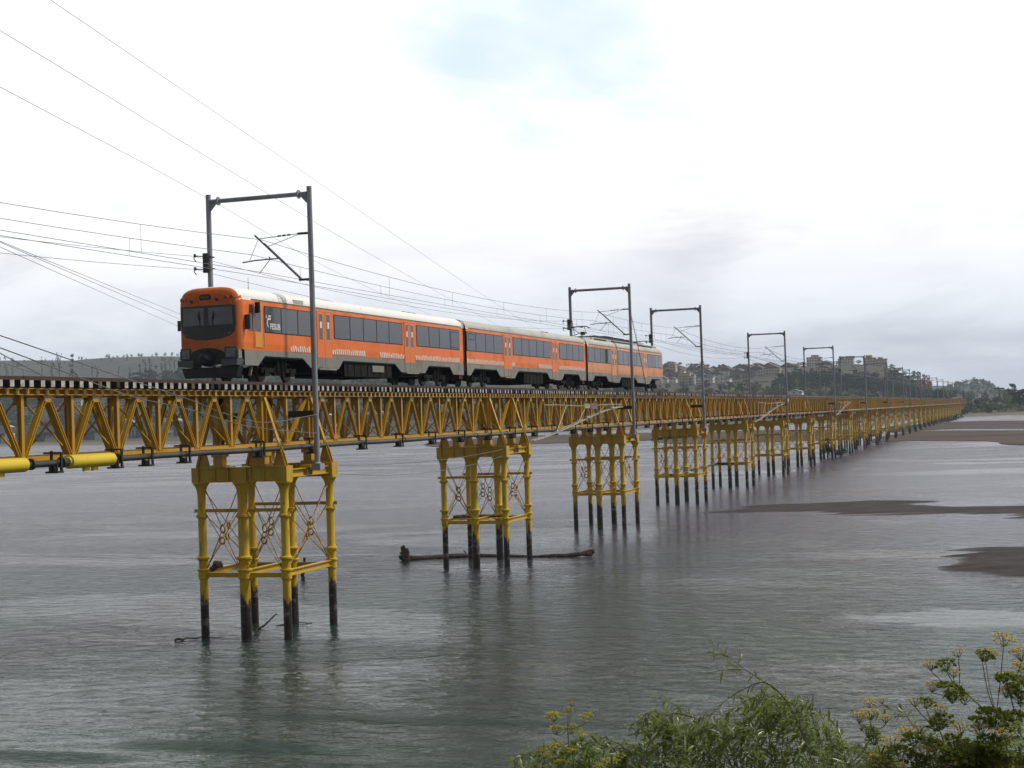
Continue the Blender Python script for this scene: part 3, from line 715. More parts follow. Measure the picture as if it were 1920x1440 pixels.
cable([at_dist(-80, 605, 40), at_dist(0, 629, 42), at_dist(187, 693, 48), at_y(360, 751, -3.1), at_y(423, 776, -3.0), at_y(500, 792, -2.9), (mx_-.2, -MY-.15, 9.75)], .017, 'cable hanging in front of the truss, from upper left down to the nearest portal mast', G3)
cable([at_dist(-80, 626, 40), at_dist(0, 652, 42), at_dist(150, 708, 47), at_y(249, 744, -3.2), at_y(356, 768, -3.2), at_y(470, 800, -3.0), (mx_-.2, -MY-.15, 8.9)], .017, 'lower cable hanging in front of the truss towards the nearest mast foot', G3)
cable([at_dist(-80, 616, 70), at_dist(0, 662, 80), at_dist(80, 704, 92), at_dist(200, 762, 115), at_dist(300, 800, 140)], .030, 'black cable vanishing behind the rail at the left edge', G3)
cable([at_dist(-80, 662, 70), at_dist(0, 679, 80), at_dist(65, 699, 92), at_dist(240, 752, 120), at_dist(330, 790, 150)], .022, 'faint cable passing behind the truss at the far left', G3)
cable([(X1+2.9, -2.3, 7.35), (px_(2)-2.6, -2.1, 7.35)], .016, 'upper of two cables strung between the first two piers', 'cables strung between the piers', .25)
cable([(X1+2.9, -2.3, 6.95), (px_(2)-2.6, -2.1, 6.95)], .016, 'lower of two cables strung between the first two piers', 'cables strung between the piers', .45)
# ------------------------------------------------------------------ lattice booms
def boom(k, x_off, length, label):
    t = empty('lattice_boom', (px_(k)+x_off, -2.45, 7.6), label, 'boom', 'pale lattice booms beside the bridge')
    n_ = 9
    def lowz(u): return .02+2.25*sstep(u, -.15, 1.05)
    topz = 2.42; pts = [i/n_ for i in range(n_+1)]
    b = MB(); b.tube([(u*length, 0, topz+.05*math.sin(u*9)) for u in pts if u > .08], .035, 6); b.build('top_rail', M['boom'], t)
    b = MB(); b.tube([(u*length, 0, lowz(u)) for u in pts], .055, 6); b.tube([(u*length, .22, lowz(u)+.03) for u in pts], .035, 6); b.build('lower_rail', M['boom'], t)
    b = MB()
    for i in range(1, n_-1):
        u, v = pts[i], pts[i+1]; b.tube([(u*length, 0, lowz(u)), (u*length, 0, topz)], .020, 5)
        if i % 2: b.tube([(u*length, 0, topz), (v*length, 0, lowz(v))], .018, 5)
        else: b.tube([(u*length, 0, lowz(u)), (v*length, 0, topz)], .018, 5)
    b.build('lacing', M['boom'], t)
    b = MB()
    for u in (.55, .7, .85): b.box(u*length-.25, u*length+.35, -.09, .2, lowz(u)+.08, lowz(u)+.16)
    b.build('step_plates', M['endwhite'], t)
    if k == 2:
        b = MB(); b.box(.52*length, .52*length+1.5, -.06, -.04, topz-.22, topz+.12); b.build('sign_plate', M['boom'], t)
        b = MB(); b.box(.52*length+1.9, .52*length+3.6, -.06, -.04, topz-.28, topz+.16); b.build('sign_plate', mat('faded_mauve_sign', (.22, .16, .16), (.16, .12, .12), 3, .7), t)
boom(2, 2.6, 24.5, 'pale lattice boom with sign plates leaning out from the second pier')
boom(5, 2.6, 26.0, 'smaller distant lattice boom past the tail of the train')
boom(8, 2.6, 26.0, 'farthest small lattice boom, well along the bridge')
b = MB(); b.box(-.6, .6, -.03, .03, -.2, .2); tag(b.build('sign_plate', M['endwhite'], None, (px_(6)-.7, -2.8, 10.35)), 'small white sign plate at the foot of the fourth portal mast', 'sign')
# ------------------------------------------------------------------ the train
TX0 = 57.5; HW = 1.47
train = empty('passenger_train', (TX0, 0, ZR), 'three coach orange and grey electric passenger train crossing the yellow bridge', 'train')
def tz(z): return z-ZR
def section(hw=HW, zlow=12.60, zg=14.78, ztop=15.33):
    """half cross-section points (y, z) from low side over the roof"""
    pts = [(hw-.02, zlow), (hw, zlow+.3), (hw, zg-.25), (hw-.015, zg-.05), (hw-.05, zg)]
    for i in range(1, 9):
        t = i/8; pts.append(((hw-.05)*math.cos(t*math.pi/2)**.50, zg+(ztop-zg)*math.sin(t*math.pi/2)**.92))
    full = [(-y, z) for y, z in pts] + [(y, z) for y, z in pts[-2::-1]]
    return full                                               # from near side (-y) over the roof to the far side
SEC = section()
def coach_body(name, x0, x1, om, roofm, front=None, label=None):
    b = MB(); mats = [om, roofm, M['stripe'], M['seal'], M['orangefront'], M['grey']]
    n = len(SEC)
    rings = [x0, x0+1e-3+.5] + [x0+(x1-x0)*i/10 for i in range(1, 10)] + [x1]
    if front is not None: rings[0] = front
    vs = [(x-TX0, y, tz(z)) for x in rings for y, z in SEC]
    def mi(j):
        zm = (SEC[j][1]+SEC[j+1][1])/2
        return 1 if zm > 14.79 else (0 if zm < 14.66 else 2)
    for i in range(len(rings)-1):
        for j in range(n-1): b.add([vs[i*n+j], vs[i*n+j+1], vs[(i+1)*n+j+1], vs[(i+1)*n+j]], [(0, 1, 2, 3)], mi(j), True)
    b.add([vs[k] for k in range(n)], [tuple(range(n))], 3); b.add([vs[-n+k] for k in range(n)], [tuple(range(n))[::-1]], 3)
    b.box(x0+.1-TX0, x1-.1-TX0, -HW+.05, HW-.05, tz(12.3), tz(12.62), 3)
    for y in (-1, 1):                                         # gutter
        b.box(x0-TX0+.5, x1-TX0-.2, y*(HW-.01)-.018, y*(HW-.01)+.018, tz(14.765), tz(14.80), 5)
    o = b.build(name, mats, train)
    if label: o['label'] = label
    return o
def skirt(x0, x1, cuts, parent):
    """grey lower side with trapezoid openings over the bogies and equipment"""
    zt_, zb_, zc = tz(12.60), tz(11.93), tz(12.36)
    pts = [(x0, zb_)]
    for a_, a2, c2, c_ in cuts: pts += [(a_, zb_), (a2, zc), (c2, zc), (c_, zb_)]
    pts += [(x1, zb_)]
    for s in (-1, 1):
        b = MB()
        for (xa, za), (xb, zb2) in zip(pts, pts[1:]):
            if xb-xa < 1e-4: continue
            y0, y1 = s*(HW-.05), s*(HW-.005)
            b.add([(xa-TX0, y1, za), (xb-TX0, y1, zb2), (xb-TX0, y1, zt_), (xa-TX0, y1, zt_), (xa-TX0, y0, za), (xb-TX0, y0, zb2), (xb-TX0, y0, zt_), (xa-TX0, y0, zt_)],
                  [(0, 1, 2, 3) if s < 0 else (3, 2, 1, 0), (4, 5, 1, 0), (7, 6, 5, 4)])
        b.build('skirt', M['grey'], parent)
ZW0, ZW1 = 13.42, 14.52
def windows(bands, parent):
    for band in bands:
        b = MB(); b.box(band[0]-TX0-.03, band[-1]-TX0+.03, -HW-.006, -HW+.02, tz(ZW0-.04), tz(ZW1+.04)); b.build('window_surround', M['seal'], parent)
        for a_, c_ in zip(band, band[1:]):
            b = MB(); b.box(a_-TX0+.045, c_-TX0-.045, -HW-.018, -HW-.004, tz(ZW0), tz(ZW1))
            b.build('window', R_.choice([M['glass'], M['glass2']]), parent)
def door(xa, xb, om, parent, pale=False):
    xm = (xa+xb)/2
    for a_, c_ in ((xa, xm), (xm, xb)):
        b = MB(); a_, c_ = a_-TX0+.012, c_-TX0-.012; y0, y1 = -HW-.014, -HW+.02
        b.box(a_, c_, y0, y1, tz(12.46), tz(14.60), 0); b.box(a_, c_, y0, y1, tz(11.98), tz(12.458), 1)
        w = (c_-a_)
        b.box(a_+w*.24, c_-w*.24, y0-.006, y0, tz(13.30), tz(14.50), 2)
        b.box(a_+w*.18, c_-w*.18, y0-.003, y0, tz(13.24), tz(14.56), 4)
        b.box(a_+w*.38, c_-w*.38, y0-.009, y0-.006, tz(13.84), tz(14.14), 3)
        b.build('door', [om, M['grey'], M['glass2'], M['text'], M['orange3']], parent)
    b = MB(); b.box(xa-TX0-.035, xa-TX0, -HW-.012, -HW+.02, tz(12.0), tz(14.63)); b.box(xb-TX0, xb-TX0+.035, -HW-.012, -HW+.02, tz(12.0), tz(14.63)); b.box(xa-TX0-.035, xb-TX0+.035, -HW-.012, -HW+.02, tz(14.602), tz(14.64)); b.build('door_frame', M['orangefront'], parent)
    b = MB(); b.box(xa-TX0-.1, xb-TX0+.15, -HW-.16, -HW+.3, tz(11.86), tz(11.91)); b.build('step', M['boom'], parent)
def ticks(xa, xb, parent):
    """worn band of slanting white dashes along the lower side"""
    b = MB(); x = xa
    while x < xb:
        h = R_.choice([.27, .27, .27, .27, .27, .27, .27, .21]); s = .05; x_ = x-TX0
        b.prism([(x_, 12.64), (x_+.13, 12.64), (x_+.13-s*h/.2, 12.64+h), (x_-s*h/.2, 12.64+h)], lambda p, q: (p, -HW-.004, tz(q)), lambda p, q: (p, -HW+.01, tz(q)))
        x += .235
    b.build('dashed_stripe', M['stripe'], parent)
def bogie(xc):
    b = MB(); x = xc-TX0
    for s in (-1, 1):
        y = s*1.08
        b.box(x-1.7, x+1.7, y-.07, y+.07, .42, .62); b.box(x-.5, x+.5, y-.09, y+.09, .28, .72)
        for dx in (-1.25, 1.25): b.box(x+dx-.22, x+dx+.22, y-.12, y+.12, .26, .56); b.tube([(x+dx, y-.1*s, .8), (x+dx, y-.1*s, .5)], .13, 10)
        b.tube([(x-.25, y+.05*s, .95), (x-.25, y+.05*s, .45)], .15, 10); b.tube([(x+.25, y+.05*s, .95), (x+.25, y+.05*s, .45)], .15, 10)
        b.box(x-.06, x+.02, y+.22*s-.03, y+.22*s+.03, .3, 1.1); b.box(x+.30, x+.36, y+.22*s-.03, y+.22*s+.03, .45, 1.1)
    b.box(x-.4, x+.4, -1.0, 1.0, .45, .7)
    o = b.build('bogie', M['bogie'], train)
    for dx in (-1.25, 1.25):
        for s in (-1, 1):
            w = MB(); w.tube([(x+dx, s*.78, .45), (x+dx, s*.81, .45), (x+dx, s*.90, .45), (x+dx, s*.91, .45)], [.47, .47, .44, .36], 22); w.build('wheel', M['wheel'], o)
def underfloor(items, parent):
    for x0, x1, z0, z1 in items:
        b = MB(); b.box(x0-TX0, x1-TX0, -HW+.12, HW-.12, z0, z1)
        for q in np.arange(x0+.4, x1-.2, .8): b.box(q-TX0, q+.05-TX0, -HW+.09, -HW+.12, z0+.03, z1-.1)
        b.build('underfloor_equipment', M['bogie'], parent)
# --- leading coach
C1a, C1b = 57.55, 85.35
lead = coach_body('coach', 58.35, C1b, M['orange'], M['white'], front=58.05, label='leading orange coach with white roof and driving cab')
b = MB()                                                      # cab nose: rings shrinking to the face, corners rounded
n = len(SEC); zc = 13.9
def ringpts(inset, x):
    o = []
    for y, z in SEC:
        o.append((x-TX0, math.copysign(max(0, abs(y)-inset), y), tz(z-inset*max(0, (z-zc)/1.4)*1.1)))
    return o
rs = [ringpts(0, 58.05)]
rr = .36
for i in range(1, 7):
    t = i/6*math.pi/2; rs.append(ringpts(rr*.78*(1-math.cos(t)), 58.05-rr*math.sin(t)))
def bulge(y): return .16*(1-(y/1.3)**2)
def facex(y): return 58.05-rr-bulge(min(1.25, abs(y)))-TX0
for i in range(6):
    for j in range(n-1): b.add([rs[i][j], rs[i+1][j], rs[i+1][j+1], rs[i][j+1]], [(0, 1, 2, 3)], 0 if rs[i][j][2] < tz(14.86) or i > 1 else 1, True)
last = rs[-1]; half = n//2
cols = []
for j in range(half+1):                                       # vertical strips across the face
    p, q = last[j], last[n-1-j]
    cols.append([((p[0]) - bulge(p[1]+(q[1]-p[1])*t)*(1 if 0 < t < 1 else 1), p[1]+(q[1]-p[1])*t, p[2]) for t in [i/12 for i in range(13)]])
cols[0:0] = []
for a_, c_ in zip(cols, cols[1:]):
    for t in range(12): b.add([a_[t], a_[t+1], c_[t+1], c_[t]], [(3, 2, 1, 0)], 0, True)
for j in range(n-1):                                          # close the small lip between the rounding and the bulged face
    y = last[j][1]; y2 = last[j+1][1]
    b.add([last[j], last[j+1], (last[j+1][0]-bulge(y2), y2, last[j+1][2]), (last[j][0]-bulge(y), y, last[j][2])], [(0, 1, 2, 3)], 0, True)
b.build('cab_front', [M['orangefront'], M['white']], lead)
def on_face(poly, d0, d1, mats, name, parent=None, sub=1, mi=0):
    """flat shape laid on the curved cab face: cut in strips so that it follows the bulge"""
    b = MB()
    import bmesh
    ys_ = [p[0] for p in poly]; lo_, hi_ = min(ys_), max(ys_)
    k = max(1, int((hi_-lo_)/.12))
    def clip(pts, c, keep):
        o = []
        for (p, q) in zip(pts, pts[1:]+pts[:1]):
            ip, iq = (p[0]-c)*keep >= 0, (q[0]-c)*keep >= 0
            if ip: o.append(p)
            if ip != iq: t = (c-p[0])/(q[0]-p[0]); o.append((c, p[1]+(q[1]-p[1])*t))
        return o
    for i in range(k):
        a_, c_ = lo_+(hi_-lo_)*i/k, lo_+(hi_-lo_)*(i+1)/k
        pp = clip(clip(poly, a_, 1), c_, -1)
        if len(pp) >= 3: b.prism(pp, lambda y, z: (facex(y)-d0, y, tz(z)), lambda y, z: (facex(y)-d1, y, tz(z)), mi)
    return b.build(name, mats, parent or lead)
mask = [(1.28, 14.50), (-1.28, 14.50), (-1.30, 13.72), (-1.25, 13.40), (-1.05, 13.19), (-.6, 13.07), (0, 13.03), (.6, 13.07), (1.05, 13.19), (1.25, 13.40), (1.30, 13.72)]
ms_ = on_face(mask, -.01, .012, M['maskblack'], 'windscreen_surround')
on_face([(1.16, 14.42), (.10, 14.40), (.12, 13.66), (1.20, 13.68)], .0125, .017, M['screen'], 'windscreen')
on_face([(-1.16, 14.42), (-.10, 14.40), (-.12, 13.66), (-1.20, 13.68)], .0125, .017, M['screen'], 'windscreen')
for s in (-1, 1):
    w = MB(); w.bar((facex(.3)-.03, s*.30, tz(13.62)), (facex(.3)-.03, s*.34, tz(14.25)), .03, .02, ref=(0, 1, 0)); w.bar((facex(.3)-.035, s*.30, tz(13.9)), (facex(.3)-.035, s*.37, tz(14.15)), .10, .012, ref=(0, 1, 0)); w.build('wiper', M['seal'], lead)
def disc(y, z, r, d0, d1, m, name, sy=1.0, nn=16):
    return on_face([(y+r*sy*math.cos(2*math.pi*i/nn), z+r*math.sin(2*math.pi*i/nn)) for i in range(nn)], d0, d1, m, name)
def rrect(y, z, hw_, hh, r=.06, k=5):
    o = []
    for cy, cz, a0 in ((hw_-r, hh-r, 0), (-hw_+r, hh-r, 90), (-hw_+r, -hh+r, 180), (hw_-r, -hh+r, 270)):
        for i in range(k): t = math.radians(a0+90*i/(k-1)); o.append((y+cy+r*math.cos(t), z+cz+r*math.sin(t)))
    return o
on_face(rrect(.03, 14.85, .36, .17, .15), -.01, .010, M['orange'], 'display_bezel')
on_face(rrect(.03, 14.85, .29, .125, .11), .0105, .016, M['seal'], 'display_recess')
on_face(rrect(.03, 14.85, .22, .08, .06), .0165, .020, M['amberlens'], 'destination_display')
for y in (-1.14, -.88, .98, 1.22):
    disc(y, 14.79+(.03 if y < 0 else 0), .10, -.01, .010, M['orange'], 'lamp_ring'); disc(y, 14.79+(.03 if y < 0 else 0), .075, .0105, .016, M['redlens'], 'tail_lamp')
for y, z in ((.70, 14.72), (-.52, 14.76)):
    w = MB(); w.tube([(facex(y)+.02, y, tz(z)), (facex(y)-.16, y-.02, tz(z-.01))], [.03, .055], 8); w.box(facex(y)-.05, facex(y), y-.03, y+.03, tz(z-.09), tz(z)); w.build('horn', M['galvdark'], lead)
for y in (-1.02, 1.02): disc(y, 13.30, .045, .0125, .018, M['lamp'], 'marker_lamp')
disc(-.80, 13.22, .03, .0125, .016, M['redlens'], 'marker_lamp')
w = MB(); w.box(facex(1.2)-.03, facex(1.2)+.05, -1.22, 1.22, tz(12.93), tz(12.955)); w.build('trim_line', M['orangefront'], lead)
on_face([(1.40, 12.60), (1.02, 12.62), (.8, 12.66), (.55, 12.60), (.0, 12.58), (-.6, 12.62), (-.85, 12.64), (-1.02, 12.62), (-1.40, 12.60), (-1.40, 12.22), (1.40, 12.22)], -.3, .004, M['grey'], 'front_apron')
for s in (-1, 1):
    on_face(rrect(s*1.08, 12.47, .26, .245, .04), -.02, .05, M['galvdark'], 'headlamp_housing'); on_face(rrect(s*1.08, 12.475, .205, .19, .03), .0505, .058, M['lamp'], 'headlamp')
    w = MB(); w.prism([(s*1.42, 12.20), (s*.66, 12.20), (s*.66, 11.90), (s*1.40, 11.94)], lambda y, z: (facex(.9)-.10, y, tz(z)), lambda y, z: (facex(.9)+.6, y, tz(z))); w.build('buffer_block', mat('slate_paint', (.085, .105, .115), (.06, .07, .075), 3, .5) if s < 0 else bpy.data.materials['slate_paint'], lead)
arch = [(.80, 11.98), (.80, 12.42)] + [(.80*math.cos(math.pi*i/10), 12.42+.27*math.sin(math.pi*i/10)) for i in range(1, 10)] + [(-.80, 12.42), (-.80, 11.98)]
on_face(arch, -.05, .030, M['seal'], 'coupler_recess')
w = MB(); w.tube([(facex(0)+.1, 0, tz(12.25)), (facex(0)-.25, 0, tz(12.22)), (facex(0)-.42, 0, tz(12.20))], [.36, .30, .16], 14); w.build('coupler', M['bluecoupler'], lead)
w = MB(); w.prism([(1.36, 11.88), (-1.36, 11.88), (-1.22, 11.45), (1.22, 11.45)], lambda y, z: (facex(y)+.12-bulge(1.0)+(12-z)*.05, y, tz(z)), lambda y, z: (facex(y)+.5, y, tz(z))); w.build('snow_plough', M['black'], lead)
w = MB(); w.bar((59.0-TX0, -1.3, tz(11.95)), (58.8-TX0, -1.3, tz(11.5)), .12, .05); w.build('step', M['boom'], lead)
skirt(58.1, C1b, [(59.3, 59.95, 63.7, 64.55), (67.6, 68.15, 74.7, 75.6), (79.05, 79.65, 83.0, 83.6)], lead)
windows([[60.0, 61.57, 63.23, 64.95], [67.17, 69.02, 70.66, 72.34, 73.98, 75.82], [77.9, 79.75, 81.38, 83.12, 84.69]], lead)
b = MB(); b.box(83.25-TX0, 84.5-TX0, -HW-.022, -HW-.0185, tz(ZW0+.06), tz(ZW1-.08)); b.build('window_vent', M['seal'], lead)
b = MB(); b.box(83.29-TX0, 84.46-TX0, -HW-.026, -HW-.0225, tz(ZW0+.10), tz(ZW1-.12)); b.build('window', M['glass2'], lead)
door(65.27, 66.9, M['orange'], lead); door(76.12, 77.58, M['orange'], lead)
b = MB(); b.box(59.0-TX0, 59.75-TX0, -HW-.012, -HW+.02, tz(12.72), tz(13.38), 0); b.box(59.0-TX0, 59.75-TX0, -HW-.012, -HW+.02, tz(13.382), tz(14.62), 1); b.box(59.10-TX0, 59.62-TX0, -HW-.018, -HW-.012, tz(13.40), tz(14.55), 2)
b.build('cab_door', [M['cabdoor'], M['orange3'], M['glass2']], lead)
for x in (58.98, 59.80): w = MB(); w.tube([(x-TX0, -HW-.06, tz(12.75)), (x-TX0, -HW-.06, tz(14.45))], .016, 6); w.build('grab_rail', M['boom'], lead)
b = MB(); b.prism([(58.42, 13.40), (58.92, 13.40), (58.92, 14.55), (58.62, 14.55)], lambda x, z: (x-TX0, -HW-.004, tz(z)), lambda x, z: (x-TX0, -HW+.02, tz(z))); b.build('cab_side_window', M['glass2'], lead)
b = MB(); b.box(58.15-TX0, 58.20-TX0, -HW-.26, -HW-.02, tz(13.45), tz(14.08)); b.build('mirror', M['maskblack'], lead); b = MB(); b.box(59.0-TX0, 59.06-TX0, -HW-.30, -HW-.06, tz(14.18), tz(14.66)); b.build('mirror', M['maskblack'], lead)
b = MB(); b.box(57.9-TX0, 57.95-TX0, HW-.02, HW+.14, tz(13.5), tz(13.95)); b.build('mirror', M['maskblack'], lead)
ticks(62.5, 70.9, lead); ticks(72.8, 84.7, lead)
underfloor([(68.5, 74.5, .35, 1.2), (64.9, 67.6, .5, 1.1), (75.8, 78.3, .45, 1.1)], lead)
b = MB(); b.box(71.9-TX0, 73.4-TX0, -HW+.08, -HW+.12, .62, .95); b.build('equipment_cover', M['grey'], lead)
bogie(61.9); bogie(81.4)
b = MB()
for x, w_ in ((77.3, .5), (78.0, .5), (78.7, .5)): b.box(x-TX0, x+w_-TX0, -.95, -.25, tz(15.18), tz(15.30))
b.build('roof_vent', M['seal'], lead)
b = MB(); b.lathe(61.0-TX0, -.2, [(.05, tz(15.25)), (.04, tz(15.42)), (.012, tz(15.45)), (.008, tz(15.95))], 8); b.build('aerial', M['galvdark'], lead)
b = MB(); b.box(63.0-TX0, 64.0-TX0, -HW+.05, -HW+.45, tz(14.83), tz(15.02)); b.build('roof_vent', M['roofgrey'], lead)
# lettering and emblem on the first window
cu = bpy.data.curves.new('lettering', 'FONT'); cu.body = 'FESUB'; cu.size = .36; cu.extrude = .002; cu.offset = .006
to = bpy.data.objects.new('tmp_text', cu); C.objects.link(to); bpy.context.view_layer.update()
tm = bpy.data.meshes.new_from_object(to.evaluated_get(bpy.context.evaluated_depsgraph_get())); bpy.data.objects.remove(to)
wid = max(v.co.x for v in tm.vertices)
for v in tm.vertices:
    x, y, z = v.co; v.co = (60.47-TX0+x*(.98/wid), -HW-.020-z, tz(13.56)+y)
tm.materials.clear(); tm.materials.append(M['text']); put(tm, 'lettering', lead)
b = MB()
cres = [(60.36, 13.60), (60.25, 13.68), (60.19, 13.80), (60.22, 13.94), (60.30, 14.02), (60.275, 13.93), (60.265, 13.82), (60.30, 13.71)]
flag = [(60.26, 13.93), (60.42, 13.97), (60.52, 13.94), (60.60, 14.06), (60.44, 14.03), (60.32, 14.07)]
flag2 = [(60.36, 14.09), (60.50, 14.08), (60.66, 14.16), (60.48, 14.15), (60.38, 14.18)]
star = [(60.10, 14.02), (60.16, 14.06), (60.20, 14.16), (60.13, 14.14)]
for p in (cres, flag, flag2, star): b.prism(p, lambda x, z: (x-.02-TX0, -HW-.019, tz(z)), lambda x, z: (x-.02-TX0, -HW-.0225, tz(z)))
b.build('emblem', M['text'], lead)
# --- middle coach
mid = coach_body('coach', 85.95, 112.75, M['orange2'], M['roofgrey'], label='middle orange coach with dirty pale roof')
skirt(85.95, 112.75, [(86.6, 87.3, 91.45, 92.2), (95.2, 96.0, 102.5, 103.2), (106.3, 106.85, 110.7, 111.3)], mid)
windows([[85.98, 87.61, 89.39, 90.99, 92.78], [94.92, 96.75, 98.4, 100.11, 101.74, 103.55], [105.69, 107.56, 109.2, 110.82, 112.32]], mid)
b = MB(); b.box(86.25-TX0, 87.35-TX0, -HW-.022, -HW-.0185, tz(14.06), tz(ZW1-.06)); b.build('window_vent', M['seal'], mid)
b = MB(); b.box(86.3-TX0, 87.3-TX0, -HW-.026, -HW-.0225, tz(14.10), tz(ZW1-.1)); b.build('window', M['glass2'], mid)
door(92.95, 94.6, M['orange2'], mid); door(103.81, 105.3, M['orange2'], mid)
ticks(86.0, 95.2, mid); ticks(100.6, 112.5, mid)
underfloor([(97.5, 101.8, .3, 1.2), (92.9, 95.0, .5, 1.1), (103.6, 105.6, .5, 1.1)], mid)
bogie(89.3); bogie(108.7)
b = MB(); b.box(103.2-TX0, 104.6-TX0, -1.0, -.2, tz(15.16), tz(15.30)); b.build('roof_vent', M['seal'], mid)
# --- rear motor coach
rear = coach_body('coach', 113.4, 139.9, M['orange3'], M['roofgrey'], label='faded orange rear motor coach with roof equipment and raised pantograph')
skirt(113.4, 139.9, [(114.8, 115.5, 119.0, 119.7), (123.2, 123.95, 128.7, 129.9), (134.3, 135.3, 138.5, 139.2)], rear)
windows([[113.55, 115.45, 117.24, 118.85, 120.58], [122.93, 124.75, 126.38, 127.97, 129.54, 131.7], [133.73, 135.44, 136.78, 138.18, 139.6]], rear)
door(120.8, 122.5, M['orange3'], rear); door(131.97, 133.45, M['orange3'], rear)
underfloor([(124.5, 129.0, .3, 1.2), (120.3, 122.6, .5, 1.1), (131.5, 133.6, .5, 1.1)], rear)
bogie(117.2); bogie(136.9)
b = MB(); b.box(116.0-TX0, 139.0-TX0, -1.12, 1.12, tz(15.02), tz(15.42), 0)
for xa, xb in ((116.8, 120.6), (122.2, 129.5), (131.8, 137.2)): b.box(xa-TX0, xb-TX0, -1.13, -1.11, tz(15.16), tz(15.34), 1)
b.prism([(115.0, 15.0), (116.0, 15.0), (116.0, 15.42), (115.3, 15.30)], lambda x, z: (x-TX0, -1.05, tz(z)), lambda x, z: (x-TX0, 1.05, tz(z)), 0)
b.build('roof_fairing', [M['roofgrey'], M['seal']], rear)
for xa, xb, z1 in ((118.0, 121.2, 15.62), (121.4, 124.5, 15.72), (124.7, 128.3, 15.70), (128.5, 131.0, 15.68), (131.2, 133.0, 15.60)):
    b = MB(); b.box(xa-TX0, xb-TX0, -.8, .8, tz(15.42), tz(z1)); 
    for q in np.arange(xa+.3, xb-.2, .45): b.box(q-TX0, q+.06-TX0, -.83, .83, tz(15.43), tz(z1)+.02)
    b.build('roof_box', M['galvdark'], rear)
# pantograph up, second one folded
b = MB()
pz0, pzt = tz(15.46), tz(16.28)
def pp(x, y, z): return (x-TX0, y, z)
for s in (-1, 1):
    b.tube([pp(117.4, s*.55, pz0), pp(115.1, s*.55, pz0)], .035, 6); b.tube([pp(115.2, s*.5, pz0), pp(115.2, s*.5, pz0-.35)], .06, 8); b.tube([pp(117.2, s*.5, pz0), pp(117.2, s*.5, pz0-.1)], .06, 8)
    b.tube([pp(115.4, s*.45, pz0), pp(117.6, s*.3, pz0+.38), pp(116.3, s*.5, pzt-.06)], .028, 6); b.tube([pp(115.2, s*.45, pz0), pp(117.3, s*.3, pz0+.30)], .02, 6)
    b.tube([pp(115.8, s*.3, pzt-.06), pp(116.6, s*.3, pzt-.06)], .02, 6)
for x in (116.0, 116.45): b.tube([pp(x, -.95, pzt-.16), pp(x, -.7, pzt), pp(x, .7, pzt), pp(x, .95, pzt-.16)], .028, 6)
b.tube([pp(117.6, -.35, pz0+.38), pp(117.6, .35, pz0+.38)], .035, 6); b.box(117.45-TX0, 117.75-TX0, -.16, .16, pz0+.22, pz0+.48)
b.build('pantograph', M['galvdark'], train)
b = MB()
for s in (-1, 1): b.tube([pp(134.0, s*.5, pz0+.1), pp(136.6, s*.5, pz0+.16)], .03, 6); b.tube([pp(134.2, s*.4, pz0+.2), pp(136.4, s*.3, pz0+.3)], .022, 6)
for x in (135.9, 136.3): b.tube([pp(x, -.95, pz0+.2), pp(x, -.7, pz0+.36), pp(x, .7, pz0+.36), pp(x, .95, pz0+.2)], .025, 6)
b.build('pantograph', M['galvdark'], train)
# gangways between coaches
for xa, xb in ((C1b, 85.95), (112.75, 113.4)):
    b = MB(); k = 6
    for i in range(k):
        a_, c_ = xa+(xb-xa)*i/k, xa+(xb-xa)*(i+.8)/k
        b.box(a_-TX0, c_-TX0, -HW+.06+.04*(i % 2), HW-.06-.04*(i % 2), tz(12.2), tz(14.72), 0)
    b.box(xa-TX0, xb-TX0, -HW+.14, HW-.14, tz(14.72), tz(15.16), 1); b.box(xa-TX0, xb-TX0, -HW+.3, HW-.3, tz(11.7), tz(12.2), 0)
    b.build('gangway', [M['bellows'], M['roofgrey']], train)
# ------------------------------------------------------------------ things in the river
M['drift'] = mat('driftwood', (.060, .042, .036), (.14, .11, .095), 5, .85, .02, 14)
def knobbly(b, pts, rs, n=9, jit=.18):
    pts = [Vector(p) for p in pts]; P_, Q = [], []
    for (p, q), (r0, r1) in zip(zip(pts, pts[1:]), zip(rs, rs[1:])):
        for i in range(5):
            t = i/5; P_.append(p+(q-p)*t+Vector((0, R_.uniform(-.04, .04), R_.uniform(-.03, .03)))); Q.append((r0+(r1-r0)*t)*R_.uniform(1-jit, 1+jit))
    P_.append(pts[-1]); Q.append(rs[-1]); b.tube(P_, Q, n)
b = MB()
knobbly(b, [(95.0, 6.6, .05), (96.2, 5.2, .08), (97.4, 2.3, .10), (96.9, -1.9, .06), (97.0, -4.2, .12), (97.1, -5.75, .22)], [.26, .17, .14, .11, .13, .17])
knobbly(b, [(97.0, -4.6, .14), (97.2, -5.9, .38)], [.12, .17])
for dx, dy, dz, r in ((-.1, .35, .95, .16), (.2, .1, .75, .14), (-.5, .4, .3, .16), (.3, .6, .5, .12), (-.3, .1, 1.05, .09), (-.6, -.2, .05, .15)):
    knobbly(b, [(95.1, 6.5, .0), (95.1+dx*.5, 6.5+dy*.6, dz*.6), (95.1+dx, 6.5+dy, dz)], [.25, r*1.1, r*.5])
knobbly(b, [(97.3, 3.0, .1), (97.0, 3.2, .45)], [.07, .04])
tag(b.build('driftwood_log', M['drift']), 'long driftwood trunk with upturned root end, lodged against the second pier', 'driftwood')
def stick(pts, rs, label):
    b = MB(); knobbly(b, pts, rs, 7); tag(b.build('driftwood_branch', M['drift']), label, 'driftwood', 'branches caught at the piers')
stick([(59.3, 3.05, .04), (59.7, 2.6, .07), (60.2, 1.9, .05), (60.5, 1.3, .03)], [.06, .035, .025, .015], 'thin branch afloat left of the nearest pier')
